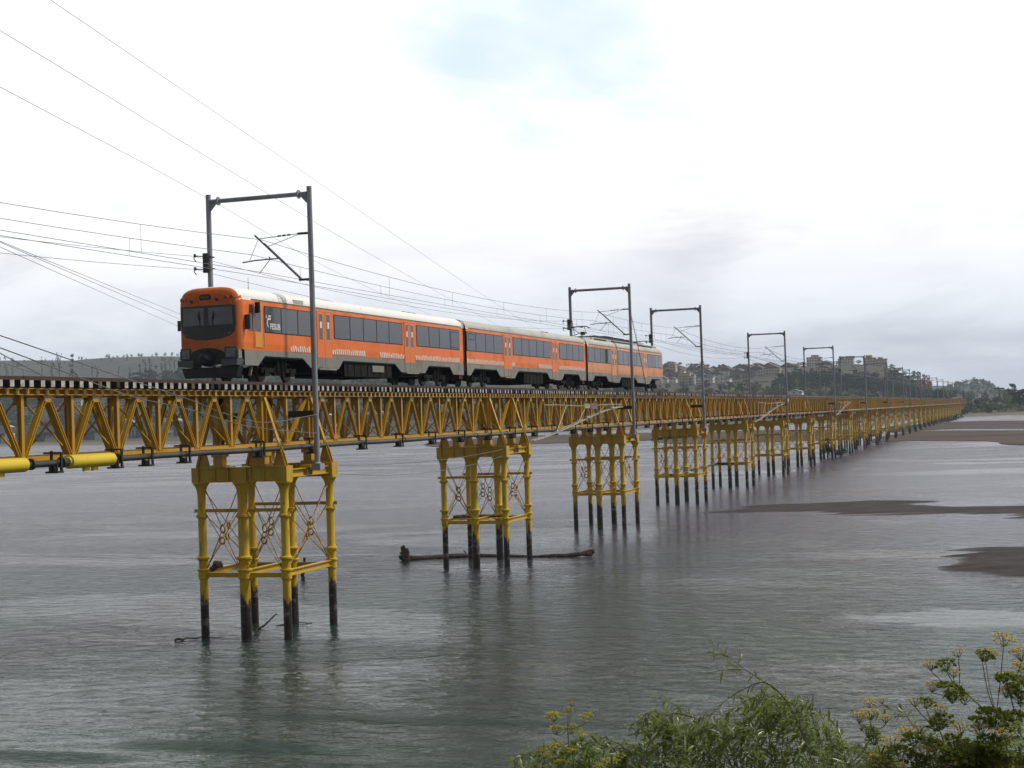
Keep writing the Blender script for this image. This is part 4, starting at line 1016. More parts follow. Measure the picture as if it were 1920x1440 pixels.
stick([(63.2, 1.1, -.05), (63.6, .7, .25), (63.9, .35, .62)], [.045, .04, .03], 'short stick poking up out of the water between the legs of the nearest pier')
stick([(64.3, .6, .0), (64.9, .0, .04), (65.2, -.8, .02)], [.04, .03, .02], 'twig floating behind the nearest pier')
q = at_z(567, 1086, 0)
stick([(q.x, q.y, -.4), (q.x, q.y-.03, .4), (q.x-.05, q.y-.2, 1.3)], [.11, .11, .08], 'dark leaning stake in the water behind the nearest pier')
stick([(px_(1)-2.5, 1.6, 3.0), (px_(1)-2.3, 1.35, 3.3), (px_(1)-2.2, 1.2, 3.15)], [.12, .2, .05], 'brown root tangle lying on the lower beam of the nearest pier')
stick([(px_(2)-1.2, 1.9, 3.1), (px_(2)-.2, .5, 3.05), (px_(2)+.6, -1.0, 3.0)], [.12, .10, .09], 'dark log resting on the lower beams of the second pier')
stick([(px_(4)+3.2, -.4, 3.2), (px_(5)-2.6, 1.4, 2.95), (px_(5)-2.4, -.6, 2.9)], [.10, .13, .08], 'dark log resting across the lower struts of the fifth pier')
# ------------------------------------------------------------------ trees and shrubs
def see_through(m, amt):
    t = NT(m.node_tree); p = t.n['Principled BSDF']; o = t.n['Material Output']
    tr = t.node('ShaderNodeBsdfTranslucent'); l = p.inputs['Base Color'].links
    if l: t.l.new(l[0].from_socket, tr.inputs[0])
    else: tr.inputs[0].default_value = p.inputs['Base Color'].default_value
    mx = t.node('ShaderNodeMixShader', i={0: amt, 1: p.outputs[0], 2: tr.outputs[0]}); t.l.new(mx.outputs[0], o.inputs[0])
def leafmat(name, c1, c2, sc=.5, rough=.75, spec=.25, stretch=(1, 1, 1)):
    return mat(name, c1, c2, sc, rough, spec=spec, lo=.4, hi=.6)
LM = {'dark': leafmat('dark_foliage', (.022, .036, .018), (.045, .065, .030)), 'mid': leafmat('green_foliage', (.070, .105, .030), (.10, .13, .045)),
      'light': leafmat('light_foliage', (.17, .21, .045), (.11, .15, .04)), 'grey': leafmat('grey_foliage', (.055, .06, .042), (.08, .085, .06))}
for k_ in LM: see_through(LM[k_], .3)
M['bark'] = mat('tree_bark', (.085, .07, .055), (.05, .04, .032), 2, .9)
def leafquad(b, c, s, rnd, mi=0):
    d = Vector((rnd.uniform(-1, 1), rnd.uniform(-1, 1), rnd.uniform(-.6, 1))).normalized(); a = d.orthogonal().normalized(); e_ = d.cross(a)
    t = rnd.uniform(0, 6.28); u = a*math.cos(t)+e_*math.sin(t); v = d.cross(u)
    b.add([c-u*s, c-v*s*.6, c+u*s, c+v*s*.6], [(0, 1, 2, 3)], mi)
def tree_parts(kind, seed, leaf, clumps=22, per=26):
    """unit-height tree: trunk with limbs, crown of leaf clumps"""
    rnd = random.Random(seed); tb, cb = MB(), MB()
    lean = Vector((rnd.uniform(-.04, .04), rnd.uniform(-.04, .04), 0))
    cs = []
    if kind == 'broad':
        tb.tube([(0, 0, -.05), lean*.4+Vector((0, 0, .25)), lean+Vector((0, 0, .6))], [.035, .026, .012], 6)
        for i in range(clumps):
            t = rnd.uniform(0, 6.28); h = rnd.uniform(.30, .95); r = .36*math.sqrt(max(.05, 1-((h-.58)/.42)**2))*rnd.uniform(.35, 1)
            cs.append((Vector((r*math.cos(t), r*math.sin(t), h)), rnd.uniform(.08, .14)))
    elif kind == 'tall':
        tb.tube([(0, 0, -.05), lean*.5+Vector((0, 0, .4)), lean+Vector((0, 0, .92))], [.022, .016, .005], 6)
        for i in range(clumps):
            h = rnd.uniform(.22, .98); t = rnd.uniform(0, 6.28); r = .13*(1.15-h)*rnd.uniform(.2, 1.3)
            cs.append((lean*h+Vector((r*math.cos(t), r*math.sin(t), h)), rnd.uniform(.035, .07)))
    elif kind == 'umbrella':
        tb.tube([(0, 0, -.05), lean+Vector((0, 0, .45)), lean*1.5+Vector((0, 0, .7))], [.03, .024, .012], 6)
        for i in range(clumps):
            t = rnd.uniform(0, 6.28); r = .42*math.sqrt(rnd.random()); h = .95-.35*(r/.42)**2*rnd.uniform(.6, 1.2)-rnd.uniform(0, .18)
            cs.append((Vector((r*math.cos(t), r*math.sin(t), h)), rnd.uniform(.07, .12)))
    elif kind == 'bare':
        tb.tube([(0, 0, -.05), lean*.5+Vector((0, 0, .45)), lean+Vector((0, 0, .7))], [.022, .016, .010], 6)
        for i in range(9):
            h = rnd.uniform(.4, .8); t = rnd.uniform(0, 6.28); l = rnd.uniform(.12, .26); p = lean*h+Vector((0, 0, h)); q = p+Vector((math.cos(t)*l*.6, math.sin(t)*l*.6, l))
            tb.tube([p, (p+q)/2+Vector((0, 0, -.02)), q], [.010, .007, .004], 5)
            for j in range(2): cs.append((q+Vector((rnd.uniform(-.05, .05), rnd.uniform(-.05, .05), rnd.uniform(-.06, .04))), rnd.uniform(.02, .045)))
        per = 18
    else:                                                     # bush
        tb.tube([(0, 0, -.1), (0, 0, .4)], [.06, .03], 5)
        for i in range(clumps):
            t = rnd.uniform(0, 6.28); h = rnd.uniform(.08, .85); r = .62*math.sqrt(max(.03, 1-h*h))*math.sqrt(rnd.random())
            cs.append((Vector((r*math.cos(t), r*math.sin(t), h)), rnd.uniform(.13, .2)))
    for c, s in cs:
        if kind in ('broad', 'umbrella'): tb.tube([Vector((0, 0, min(.55, c.z*.6))), c], [.008, .004], 4, caps=False)
        for j in range(per):
            v = Vector((rnd.gauss(0, 1), rnd.gauss(0, 1), rnd.gauss(0, 1))).normalized()*s*rnd.random()**.4; v.z *= .75
            leafquad(cb, c+v, s*rnd.uniform(.28, .5), rnd)
    return tb.mesh('trunk', M['bark']), cb.mesh('crown', leaf)
TP = {}
for kind, leaf, nv in (('broad', 'dark', 3), ('broad', 'mid', 3), ('broad', 'light', 1), ('tall', 'dark', 3), ('tall', 'grey', 2), ('umbrella', 'dark', 2), ('bare', 'grey', 3), ('bush', 'mid', 2), ('bush', 'dark', 2), ('bush', 'light', 2)):
    TP[(kind, leaf)] = [tree_parts(kind, hash((kind, leaf, i)) % 1000 if False else sum(map(ord, kind+leaf))*7+i, LM[leaf], 14 if kind == 'tall' else 20) for i in range(nv)]
def tree(kind, leaf, loc, h, w, label, cat='tree', group=None, name=None):
    tm_, cm = R_.choice(TP[(kind, leaf)])
    o = empty(name or {'bush': 'shrub'}.get(kind, 'tree'), loc, label, cat, group)
    o.scale = (w, w, h); o.rotation_euler = (0, 0, R_.uniform(0, 6.28))
    put(tm_, 'stem' if kind == 'bush' else 'trunk', o); put(cm, 'foliage' if kind == 'bush' else 'crown', o)
    return o
def on_ground(px, py, X):
    p = at_x(px, py, X); g = ground_h(p.x, p.y); return Vector((p.x, p.y, g)), p.z-g
def wood(n, xr, yr, kinds, hr, name, wr=(.9, 1.3)):
    vs, fs, ms = [], [], []; mats = [M['bark']]; off = 0; V = []
    for i in range(n):
        x, y = R_.uniform(*xr), R_.uniform(*yr); k, l = R_.choice(kinds); h = R_.uniform(*hr); w = h*R_.uniform(*wr); z = ground_h(x, y)-.2; a_ = R_.uniform(0, 6.28); ca, sa = math.cos(a_), math.sin(a_)
        for me in R_.choice(TP[(k, l)]):
            m = me.materials[0]
            if m not in mats: mats.append(m)
            c = np.empty(len(me.vertices)*3); me.vertices.foreach_get('co', c); c = c.reshape(-1, 3)
            V.append(np.stack([x+w*(c[:, 0]*ca-c[:, 1]*sa), y+w*(c[:, 0]*sa+c[:, 1]*ca), z+h*c[:, 2]], 1))
            fs += [[off+q for q in p.vertices] for p in me.polygons]; ms += [mats.index(m)]*len(me.polygons); off += len(me.vertices)
    b = MB(); b.v = np.concatenate(V).tolist(); b.f = fs; b.m = ms; b.sm = [False]*len(fs)
    tag(b.build(name, mats), kind='stuff')
def tree_top(px, py, X, wpx, kind, leaf, label, group=None):
    p, h = on_ground(px, py, X); h = max(h, 5); w = wpx*X/2865/({'broad': .75, 'tall': .26, 'umbrella': .9, 'bare': .5, 'bush': 1.25}[kind])
    return tree(kind, leaf, p, h, w, label, 'tree', group)
GR = 'trees along the crest of the town hill'
for px, py, w, k in ((1258, 676, 30, 'umbrella'), (1244, 681, 20, 'broad'), (1270, 680, 22, 'broad'), (1297, 680, 26, 'umbrella'), (1314, 677, 30, 'umbrella'), (1325, 684, 18, 'broad'), (1287, 683, 8, 'tall'), (1352, 683, 17, 'broad'), (1365, 686, 14, 'broad'), (1374, 690, 12, 'broad'), (1383, 689, 12, 'broad'), (1388, 685, 8, 'tall'), (1398, 685, 11, 'broad'), (1413, 680, 8, 'tall'), (1428, 687, 13, 'broad'), (1420, 690, 10, 'broad'), (1495, 682, 16, 'broad'), (1506, 679, 16, 'broad'), (1546, 676, 18, 'broad'), (1558, 679, 16, 'broad'), (1568, 678, 14, 'broad'), (1609, 682, 14, 'broad'), (1670, 690, 16, 'broad'), (1684, 693, 16, 'broad'), (1697, 696, 14, 'broad'), (1712, 695, 12, 'broad'), (1722, 696, 11, 'broad'), (1734, 701, 12, 'broad'), (1742, 708, 10, 'broad')):
    tree_top(px, py, 1850, w, k, 'dark', {'umbrella': 'flat spreading dark tree on the crest of the town hill', 'broad': 'rounded dark tree on the crest of the town hill', 'tall': 'slim pointed tree on the crest of the town hill'}[k], GR)
def scatter(n, xr, yr, kinds, hr, label, group, wr=(.8, 1.2), ok=None):
    i = 0; tries = 0
    while i < n and tries < n*12:
        tries += 1
        x, y = R_.uniform(*xr), R_.uniform(*yr)
        if ok and not ok(x, y): continue
        k, l = R_.choice(kinds); h = R_.uniform(*hr)
        tree(k, l, (x, y, ground_h(x, y)-.2), h, h*R_.uniform(*wr), label[(k, l)] if isinstance(label, dict) else label, 'tree', group); i += 1
scatter(84, (1150, 1300), (10, 400), [('broad', 'dark')]*3+[('broad', 'mid')]*3+[('tall', 'dark')], (8, 13), {('broad', 'dark'): 'dark bushy tree in the row at the foot of the town hill', ('broad', 'mid'): 'green bushy tree in the row at the foot of the town hill', ('tall', 'dark'): 'slim dark tree in the row at the foot of the town hill'}, 'trees at the foot of the town hill', (1.0, 1.5))
wood(60, (1580, 1760), (42, 92), [('broad', 'dark')]*4+[('tall', 'dark')], (8, 13), 'hillside_wood')
wood(170, (1330, 1560), (42, 172), [('broad', 'dark')]*5+[('tall', 'dark')], (8, 14), 'hillside_wood')
scatter(26, (1330, 1700), (180, 440), [('broad', 'dark')]*3+[('broad', 'mid')], (6, 10), {('broad', 'dark'): 'dark tree standing among the hillside houses', ('broad', 'mid'): 'green tree standing among the hillside houses'}, 'trees among the hillside houses', (.9, 1.3))
scatter(12, (1230, 1330), (270, 330), [('broad', 'dark')], (20, 28), 'large dark tree just right of the tail of the train', 'large dark trees right of the tail of the train', (.7, .9))
for px, py, w in ((1392, 731, 30), (1377, 733, 20), (1672, 737, 22), (1690, 739, 14)): tree_top(px, py, 1120, w, 'broad', 'light', 'pale yellow green tree low on the far bank, in front of the town', 'pale green trees on the far bank')
scatter(26, (1340, 1800), (8, 40), [('broad', 'dark'), ('tall', 'dark'), ('broad', 'mid')], (9, 15), {('broad', 'dark'): 'dark tree beside the far end of the bridge', ('broad', 'mid'): 'green tree beside the far end of the bridge', ('tall', 'dark'): 'slim tree beside the far end of the bridge'}, 'trees beside the far end of the bridge')
wood(200, (1135, 1420), (60, 400), [('broad', 'dark')]*3+[('broad', 'mid')]*3+[('bush', 'light')], (5, 10), 'hill_foot_scrub', (1.3, 2.0))
wood(110, (1025, 1180), (-70, 8), [('bush', 'mid')]*2+[('bush', 'light')]*2+[('bush', 'dark')], (1.6, 3.6), 'bank_scrub', (1.0, 1.8))
wood(260, (2560, 2995), (-34, 92), [('broad', 'dark')], (6, 10), 'round_hill_wood')
wood(110, (2200, 2500), (1300, 2100), [('broad', 'dark')], (4, 8), 'ridge_wood')
wood(90, (1600, 2300), (-160, 5), [('broad', 'dark')]*2+[('broad', 'mid')], (9, 16), 'far_bank_wood')
tree_top(1898, 719, 1150, 22, 'broad', 'dark', 'single round dark tree on the right bank, beside the billboard')
# left bank
GL = 'trees on the far left bank'
for px, py, w, k in ((110, 655, 22, 'bare'), (78, 663, 12, 'bare'), (96, 669, 16, 'bare'), (134, 664, 20, 'tall'), (172, 678, 14, 'bare'), (180, 681, 16, 'bare'), (12, 672, 14, 'bare'), (24, 676, 10, 'bare'), (43, 680, 8, 'bare'), (222, 678, 10, 'bare'), (243, 680, 9, 'bare'), (262, 680, 12, 'tall'), (274, 676, 10, 'tall'), (281, 673, 13, 'tall'), (292, 684, 12, 'tall'), (303, 672, 12, 'bare'), (310, 668, 14, 'bare'), (318, 664, 14, 'bare'), (326, 668, 14, 'bare'), (334, 670, 14, 'bare')):
    tree_top(px, py, 1400, w, k, 'grey' if k == 'bare' else 'dark', 'tall nearly bare tree standing above the rail line at the left' if k == 'bare' else 'tall dark tree standing above the rail line at the left', GL)
scatter(70, (1150, 1420), (560, 860), [('broad', 'dark')]*4+[('tall', 'dark')]+[('broad', 'mid')], (10, 17), {('broad', 'dark'): 'dark tree on the wooded far bank seen through the truss', ('broad', 'mid'): 'green tree on the wooded far bank seen through the truss', ('tall', 'dark'): 'slim dark tree on the wooded far bank seen through the truss'}, 'trees on the wooded far bank')
wood(330, (1150, 1440), (450, 1000), [('broad', 'dark')]*4+[('broad', 'mid')], (8, 14), 'left_bank_wood', (1.4, 2.2))
wood(70, (1440, 1650), (560, 1000), [('tall', 'grey'), ('bare', 'grey'), ('broad', 'dark')], (10, 18), 'left_rise_wood')
# shrubs of the right bank and at the piers
for i, (px, py, X, w, h, leaf) in enumerate(((1826, 768, 1020, 14, 5, 'light'), (1840, 766, 1030, 16, 6, 'mid'), (1850, 764, 1040, 14, 6, 'mid'), (1862, 763, 1050, 16, 6, 'light'), (1876, 764, 1050, 16, 5, 'light'), (1890, 762, 1060, 16, 6, 'mid'), (1815, 770, 1010, 12, 5, 'mid'), (1832, 761, 1070, 14, 6, 'dark'), (1846, 757, 1080, 14, 7, 'mid'), (1870, 757, 1090, 16, 7, 'mid'), (1886, 754, 1100, 16, 7, 'light'), (1902, 755, 1080, 22, 11, 'dark'), (1914, 752, 1080, 24, 13, 'dark'), (1926, 753, 1080, 22, 12, 'dark'), (1904, 764, 1050, 16, 5, 'light'), (1820, 764, 1060, 12, 5, 'mid'), (1808, 770, 1000, 10, 4, 'dark'), (1855, 771, 1010, 10, 4, 'dark'))):
    p, _ = on_ground(px, py, X); s = X/2865
    tree('bush', leaf, p, h*.9, w*s/1.1, {'light': 'pale green shrub on the right bank near the end of the bridge', 'mid': 'green shrub on the right bank near the end of the bridge', 'dark': 'dark shrub on the right bank near the end of the bridge'}[leaf], 'shrub', 'shrubs on the right bank')
for px, py, w, h, lab in ((1552, 858, 30, 3.9, 'upright green shrub growing out of the river beside a mid bridge pier'), (1577, 857, 26, 1.7, 'low green shrub just right of the upright one in the river'), (1543, 854, 8, 1.6, 'small dark shrub at the waterline left of the upright one')):
    p = at_z(px, py, 0); s = (p-CAM).length/2865
    tree('bush', 'mid', p, h, w*s/1.1, lab, 'shrub')
for i in range(24, 36, 2):
    tree('bush', R_.choice(['dark', 'mid']), (px_(i)+R_.uniform(-3, 3), R_.uniform(-5, -3), .0 if i < 31 else ground_h(px_(i), -4)), R_.uniform(1.5, 3), R_.uniform(2, 3.5), 'low shrub at the foot of the far bridge piers', 'shrub', 'shrubs at the foot of the far piers')
# ------------------------------------------------------------------ buildings of the town
def wallmat(name, c, win, fz=3.0, fu=3.2, wz=.5, wu=.55):
    m = bpy.data.materials.new(name); m.use_nodes = True
    t = NT(m.node_tree); p = t.n['Principled BSDF']; p.inputs['Roughness'].default_value = .8
    v = t.node('ShaderNodeTexCoord').outputs['Object']; sp = t.node('ShaderNodeSeparateXYZ', i={0: v})
    u = t.math('FRACT', t.math('DIVIDE', t.math('ADD', sp.outputs[0], sp.outputs[1]), fu)); z = t.math('FRACT', t.math('DIVIDE', sp.outputs[2], fz))
    inside = t.math('MULTIPLY', t.math('LESS_THAN', u, wu), t.math('MULTIPLY', t.math('GREATER_THAN', z, .25), t.math('LESS_THAN', z, .25+wz)))
    up_ = t.node('ShaderNodeNewGeometry').outputs['Normal']; nz = t.math('LESS_THAN', t.math('ABSOLUTE', t.node('ShaderNodeSeparateXYZ', i={0: up_}).outputs[2]), .5)
    wall = t.mix(t.ramp(t.noise(v, .25, 4, .6), .4, .7), c, tuple(q*.75 for q in c))
    t.l.new(t.mix(t.math('MULTIPLY', inside, nz), wall, win), p.inputs['Base Color'])
    return m
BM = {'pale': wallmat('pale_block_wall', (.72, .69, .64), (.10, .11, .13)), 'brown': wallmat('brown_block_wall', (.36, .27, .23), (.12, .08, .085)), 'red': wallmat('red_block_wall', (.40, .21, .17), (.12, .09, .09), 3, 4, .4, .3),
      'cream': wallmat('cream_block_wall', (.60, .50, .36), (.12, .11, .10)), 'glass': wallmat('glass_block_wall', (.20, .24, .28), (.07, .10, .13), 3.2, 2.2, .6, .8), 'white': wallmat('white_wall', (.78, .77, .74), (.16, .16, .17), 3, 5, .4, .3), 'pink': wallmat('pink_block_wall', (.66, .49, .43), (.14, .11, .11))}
M['rooftile'] = mat('roof_tiles', (.17, .075, .052), (.12, .065, .05), .6, .85); M['roofslate'] = mat('roof_sheet', (.16, .15, .145), (.10, .095, .09), .6, .7); M['rooflight'] = mat('roof_pale', (.5, .5, .48), (.35, .34, .32), .4, .6)
def block(px0, px1, py0, X, wall, label, depth=14, py1=None, parts=(), roof='rooflight', group=None, name='apartment_building'):
    a_, c_ = at_x(px0, py0, X), at_x(px1, py0, X); y0, y1 = sorted((a_.y, c_.y)); g = min(ground_h(X, y0), ground_h(X+depth, y1)) - 1
    o = empty(name, (X, (y0+y1)/2, g), label, 'building', group); hw_, h = (y1-y0)/2, a_.z-g
    b = MB(); b.box(0, depth, -hw_, hw_, 0, h); b.build('wall', BM[wall], o)
    b = MB(); b.box(-.3, depth+.3, -hw_-.3, hw_+.3, h+.003, h+.6); b.build('roof', M[roof], o)
    for kind, f0, f1, dz, m in parts:
        b = MB(); yy0, yy1 = hw_-2*hw_*f1, hw_-2*hw_*f0
        if kind == 'penthouse': b.box(2, depth-2, yy0, yy1, h+.6, h+.6+dz)
        elif kind == 'balcony': 
            b.box(-1.4, -.003, yy0, yy1, 3, 3+max(3, h-4)*0+.9)
            for q in range(2, int((h-1)/3)): b.box(-1.4, -.003, yy0, yy1, 3*q, 3*q+.9)
        elif kind == 'shaft': b.box(-.5, -.003, yy0, yy1, .5, h+dz)
        b.build(kind, BM[m] if m in BM else M[m], o)
    return o
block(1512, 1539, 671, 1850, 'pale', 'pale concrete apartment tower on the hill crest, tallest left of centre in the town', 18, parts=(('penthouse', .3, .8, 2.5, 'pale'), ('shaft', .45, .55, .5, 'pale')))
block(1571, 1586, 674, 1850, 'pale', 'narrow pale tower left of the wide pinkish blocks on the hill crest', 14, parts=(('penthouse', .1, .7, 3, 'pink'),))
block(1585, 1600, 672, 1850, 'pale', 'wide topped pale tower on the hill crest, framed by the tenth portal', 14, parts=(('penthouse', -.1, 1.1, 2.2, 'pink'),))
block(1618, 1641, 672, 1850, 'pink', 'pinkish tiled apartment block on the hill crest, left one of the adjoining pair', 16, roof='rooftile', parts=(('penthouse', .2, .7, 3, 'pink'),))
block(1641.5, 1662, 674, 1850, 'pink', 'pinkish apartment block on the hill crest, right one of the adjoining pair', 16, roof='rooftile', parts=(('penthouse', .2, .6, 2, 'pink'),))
block(1719, 1735, 713, 1500, 'red', 'red brick tower with white balconies at the right end of the town hill', 12, parts=(('balcony', .62, .9, 0, 'rooflight'),))
block(1737, 1746, 717, 1500, 'red', 'lower red brick tower just right of the one with white balconies', 12)
block(1714, 1718.5, 720, 1500, 'red', 'slim red block left of the brick tower, edged with white balconies', 10, parts=(('balcony', .1, .9, 0, 'rooflight'),))
block(1475, 1496, 703, 1600, 'glass', 'blue grey glass fronted block with white end walls on the lower hillside', 14, parts=(('shaft', -.05, .1, .5, 'rooflight'), ('shaft', .92, 1.12, .2, 'rooflight')))
block(1462, 1472, 706, 1600, 'brown', 'brown block with pale stripes beside the glass fronted building', 12, parts=(('shaft', .2, .3, .3, 'rooflight'),))
block(1253, 1266, 683, 1750, 'cream', 'cream tower just right of the tail of the train', 12, parts=(('penthouse', .2, .8, 2, 'cream'),))
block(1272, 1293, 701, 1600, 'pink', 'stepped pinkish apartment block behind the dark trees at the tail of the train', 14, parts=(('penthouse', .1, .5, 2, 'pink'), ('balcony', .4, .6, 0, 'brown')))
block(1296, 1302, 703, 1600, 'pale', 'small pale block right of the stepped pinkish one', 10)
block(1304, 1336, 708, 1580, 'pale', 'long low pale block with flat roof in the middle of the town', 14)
block(1340, 1368, 712, 1560, 'white', 'long whitish building just right of the third portal mast', 14, roof='rooflight')
for i, (a_, c_, y) in enumerate(((1366, 1388, 706), (1389, 1412, 708), (1413, 1436, 709), (1437, 1458, 710))):
    block(a_, c_, y, 1620, 'brown', ('first', 'second', 'third', 'fourth')[i]+' from the left in the row of long brown terraces on the hillside', 12, roof='roofslate', group='brown terraces on the hillside')
block(1445, 1490, 688, 1860, 'brown', 'wide brown building on the hill crest left of the pale tower', 12, roof='roofslate')
block(1534, 1548, 699, 1760, 'white', 'white stepped building below the pale tower', 10, parts=(('penthouse', .1, .5, 3, 'white'),))
block(1595, 1622, 712, 1700, 'cream', 'long cream building on the slope below the wide topped tower', 10)
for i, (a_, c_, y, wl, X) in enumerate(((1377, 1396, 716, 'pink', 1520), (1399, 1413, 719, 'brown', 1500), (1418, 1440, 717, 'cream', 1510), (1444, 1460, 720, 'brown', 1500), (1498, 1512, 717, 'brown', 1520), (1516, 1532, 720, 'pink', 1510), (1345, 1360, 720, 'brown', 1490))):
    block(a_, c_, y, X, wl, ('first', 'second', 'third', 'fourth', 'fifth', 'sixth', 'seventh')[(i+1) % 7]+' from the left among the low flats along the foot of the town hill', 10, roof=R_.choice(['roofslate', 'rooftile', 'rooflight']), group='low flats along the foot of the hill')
def house(x, y, w, d, h, wall, roof, label, group, rz=0):
    o = empty('house', (x, y, ground_h(x, y)-.5), label, 'house', group); o.rotation_euler = (0, 0, rz)
    b = MB(); b.box(-d/2, d/2, -w/2, w/2, 0, h); b.build('wall', BM[wall], o)
    b = MB(); rh = w*.24
    b.prism([(-w/2-.4, h+.003), (w/2+.4, h+.003), (0, h+rh)], lambda q, z: (-d/2-.4, q, z), lambda q, z: (d/2+.4, q, z)); b.build('roof', M[roof], o)
HL = {('white', 'rooftile'): 'white walled house with reddish roof on the town hillside', ('brown', 'rooftile'): 'brown walled house with reddish roof on the town hillside', ('cream', 'roofslate'): 'cream house with grey roof on the town hillside', ('brown', 'roofslate'): 'brown house with grey roof on the town hillside', ('pink', 'rooftile'): 'pink house with reddish roof on the town hillside', ('white', 'roofslate'): 'white house with grey roof on the town hillside'}
for i in range(150):
    x = R_.uniform(1645, 1850); y = R_.uniform(150 if x < 1700 else 222, 420); k = R_.choice(list(HL))
    house(x, y, R_.uniform(9, 20), R_.uniform(7, 10), R_.uniform(4.5, 9), *k, HL[k], 'houses on the town hillside', R_.uniform(-.4, .4))
for px, py, w, X, lab in ((1490, 733, 26, 1200, 'low white shed on the far bank below the glass fronted block'), (1600, 743, 30, 1180, 'long low white roofed shed on the far bank beneath the tenth portal'), (1793, 742, 18, 1320, 'low white sheds by the far end of the bridge'), (1866, 738, 24, 1350, 'low pale warehouse under the billboard on the right bank'), (1914, 736, 14, 1300, 'white house with reddish gable at the right edge'), (1833, 738, 8, 1350, 'small white hut left of the billboard')):
    p = at_x(px, py, X); g = ground_h(p.x, p.y); s = X/2865
    o = empty('shed', (p.x, p.y, g-.3), lab, 'shed'); w_ = w*s; h = max(2.5, p.z-g)
    b = MB(); b.box(0, 12, -w_/2, w_/2, 0, h); b.build('wall', BM['white'], o)
    b = MB(); b.prism([(-w_/2-.4, h+.003), (w_/2+.4, h+.003), (0, h+1.6)], lambda q, z: (-.4, q, z), lambda q, z: (12.4, q, z)); b.build('roof', M['rooftile' if 'gable' in lab else 'rooflight'], o)
p = at_x(1873, 729, 1300); g = ground_h(p.x, p.y)
o = empty('billboard', (p.x, p.y, g), 'dark billboard on a single post, seen edge up on the right bank', 'billboard')
b = MB(); b.box(-.3, .3, -.5, .5, 0, p.z-g-.3); b.build('post', M['galvdark'], o); b = MB(); b.box(-.6, .6, -4.2, 4.2, p.z-g-.3, p.z-g+.8); b.build('panel', M['galvdark'], o)
# left bank: road bridge and blocks
M['concrete'] = mat('concrete', (.33, .32, .30), (.24, .23, .215), .1, .85)
RX = 1040; rb = empty('road_bridge', (RX, 600, 0), 'long low concrete road bridge on dark column groups, seen through the truss at left', 'bridge')
zd1, zd0 = at_x(200, 797, RX).z, at_x(200, 807, RX).z
b = MB(); b.box(-6, 6, -350, 420, zd0, zd1); b.build('deck', M['concrete'], rb)
for s in (-1, 1):
    b = MB(); b.box(s*6-.2 if s < 0 else 6.003, s*6-.003 if s < 0 else 6.2, -350, 420, zd1-.6, zd1+1.0); b.build('parapet', M['concrete'], rb)
for i, px in enumerate((-10, 72, 165, 253, 338, 420, 500, 580, 660)):
    y = at_x(px, 815, RX).y
    f = MB(); f.box(-5.5, 5.5, y-600-6, y-600+6, zd0-1.2, zd0-.01); f = f.build('pier', M['concrete'], rb)
    for d in (-4.4, -1.5, 1.5, 4.4):
        b = MB(); b.box(-1, 1, y-600+d-.75, y-600+d+.75, -1.5, zd0-1.2); b.build('column', M['roofslate'], f)
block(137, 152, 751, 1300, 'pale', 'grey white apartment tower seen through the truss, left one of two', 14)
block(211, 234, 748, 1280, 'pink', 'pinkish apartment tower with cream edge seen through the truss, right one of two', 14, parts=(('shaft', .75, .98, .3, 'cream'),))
for px, py, w, wall, lab in ((228, 788, 30, 'white', 'long white building behind the road bridge, left of the train'), (52, 796, 24, 'red', 'red low building behind the road bridge at the left'), (8, 800, 16, 'white', 'white low building at the left edge behind the road bridge'), (300, 786, 16, 'red', 'small red gabled building behind the road bridge'), (326, 787, 14, 'white', 'small white building behind the road bridge, under the train front'), (700, 772, 40, 'white', 'pale low building on the far bank, behind the first span'), (610, 778, 24, 'cream', 'cream low building on the far bank, right of the nearest mast'), (810, 776, 30, 'white', 'white low building on the far bank, behind the second pier')):
    p = at_x(px, py, 1130); g = ground_h(p.x, p.y); w_ = w*.45
    o = empty('low_building', (p.x, p.y, g-.5), lab, 'building'); h = max(3.5, p.z-g)
    b = MB(); b.box(0, 10, -w_/2, w_/2, 0, h); b.build('wall', BM[wall], o)
    b = MB(); b.prism([(-w_/2-.4, h+.003), (w_/2+.4, h+.003), (0, h+1.5)], lambda q, z: (-.4, q, z), lambda q, z: (10.4, q, z)); b.build('roof', M['rooftile' if wall == 'red' else 'rooflight'], o)
# ------------------------------------------------------------------ plants on the near bank
M['willow'] = mat('willow_leaf', (.115, .17, .028), (.20, .25, .06), 14, .30, lo=.35, hi=.6, spec=.5)
M['willow2'] = mat('willow_leaf_underside', (.30, .34, .24), (.22, .26, .15), 14, .5)
M['stemg'] = mat('green_stem', (.13, .15, .045), (.10, .10, .04), 8, .6); M['twig'] = mat('brown_twig', (.07, .055, .025), (.05, .04, .02), 8, .7)
M['cream'] = mat('cream_florets', (.66, .58, .24), (.50, .40, .17), 60, .8); M['seedgreen'] = mat('green_umbel', (.24, .28, .04), (.14, .185, .03), 40, .7); M['gold'] = mat('yellow_umbel', (.55, .50, .09), (.36, .36, .06), 40, .7)
M['fern'] = mat('feathery_leaf', (.17, .22, .03), (.25, .28, .05), 12, .6)
for k_ in ('willow', 'willow2', 'seedgreen', 'fern', 'cream', 'gold'): see_through(M[k_], .5)
RP = random.Random(21)
def curve(pts, n=8):
    pts = [Vector(p) for p in pts]; q = [pts[0]*2-pts[1]]+pts+[pts[-1]*2-pts[-2]]; o = []
    for i in range(1, len(q)-2):
        for j in range(n):
            t = j/n; o.append(.5*((2*q[i])+(q[i+1]-q[i-1])*t+(2*q[i-1]-5*q[i]+4*q[i+1]-q[i+2])*t*t+(3*q[i]-q[i-1]-3*q[i+1]+q[i+2])*t**3))
    return o+[pts[-1]]
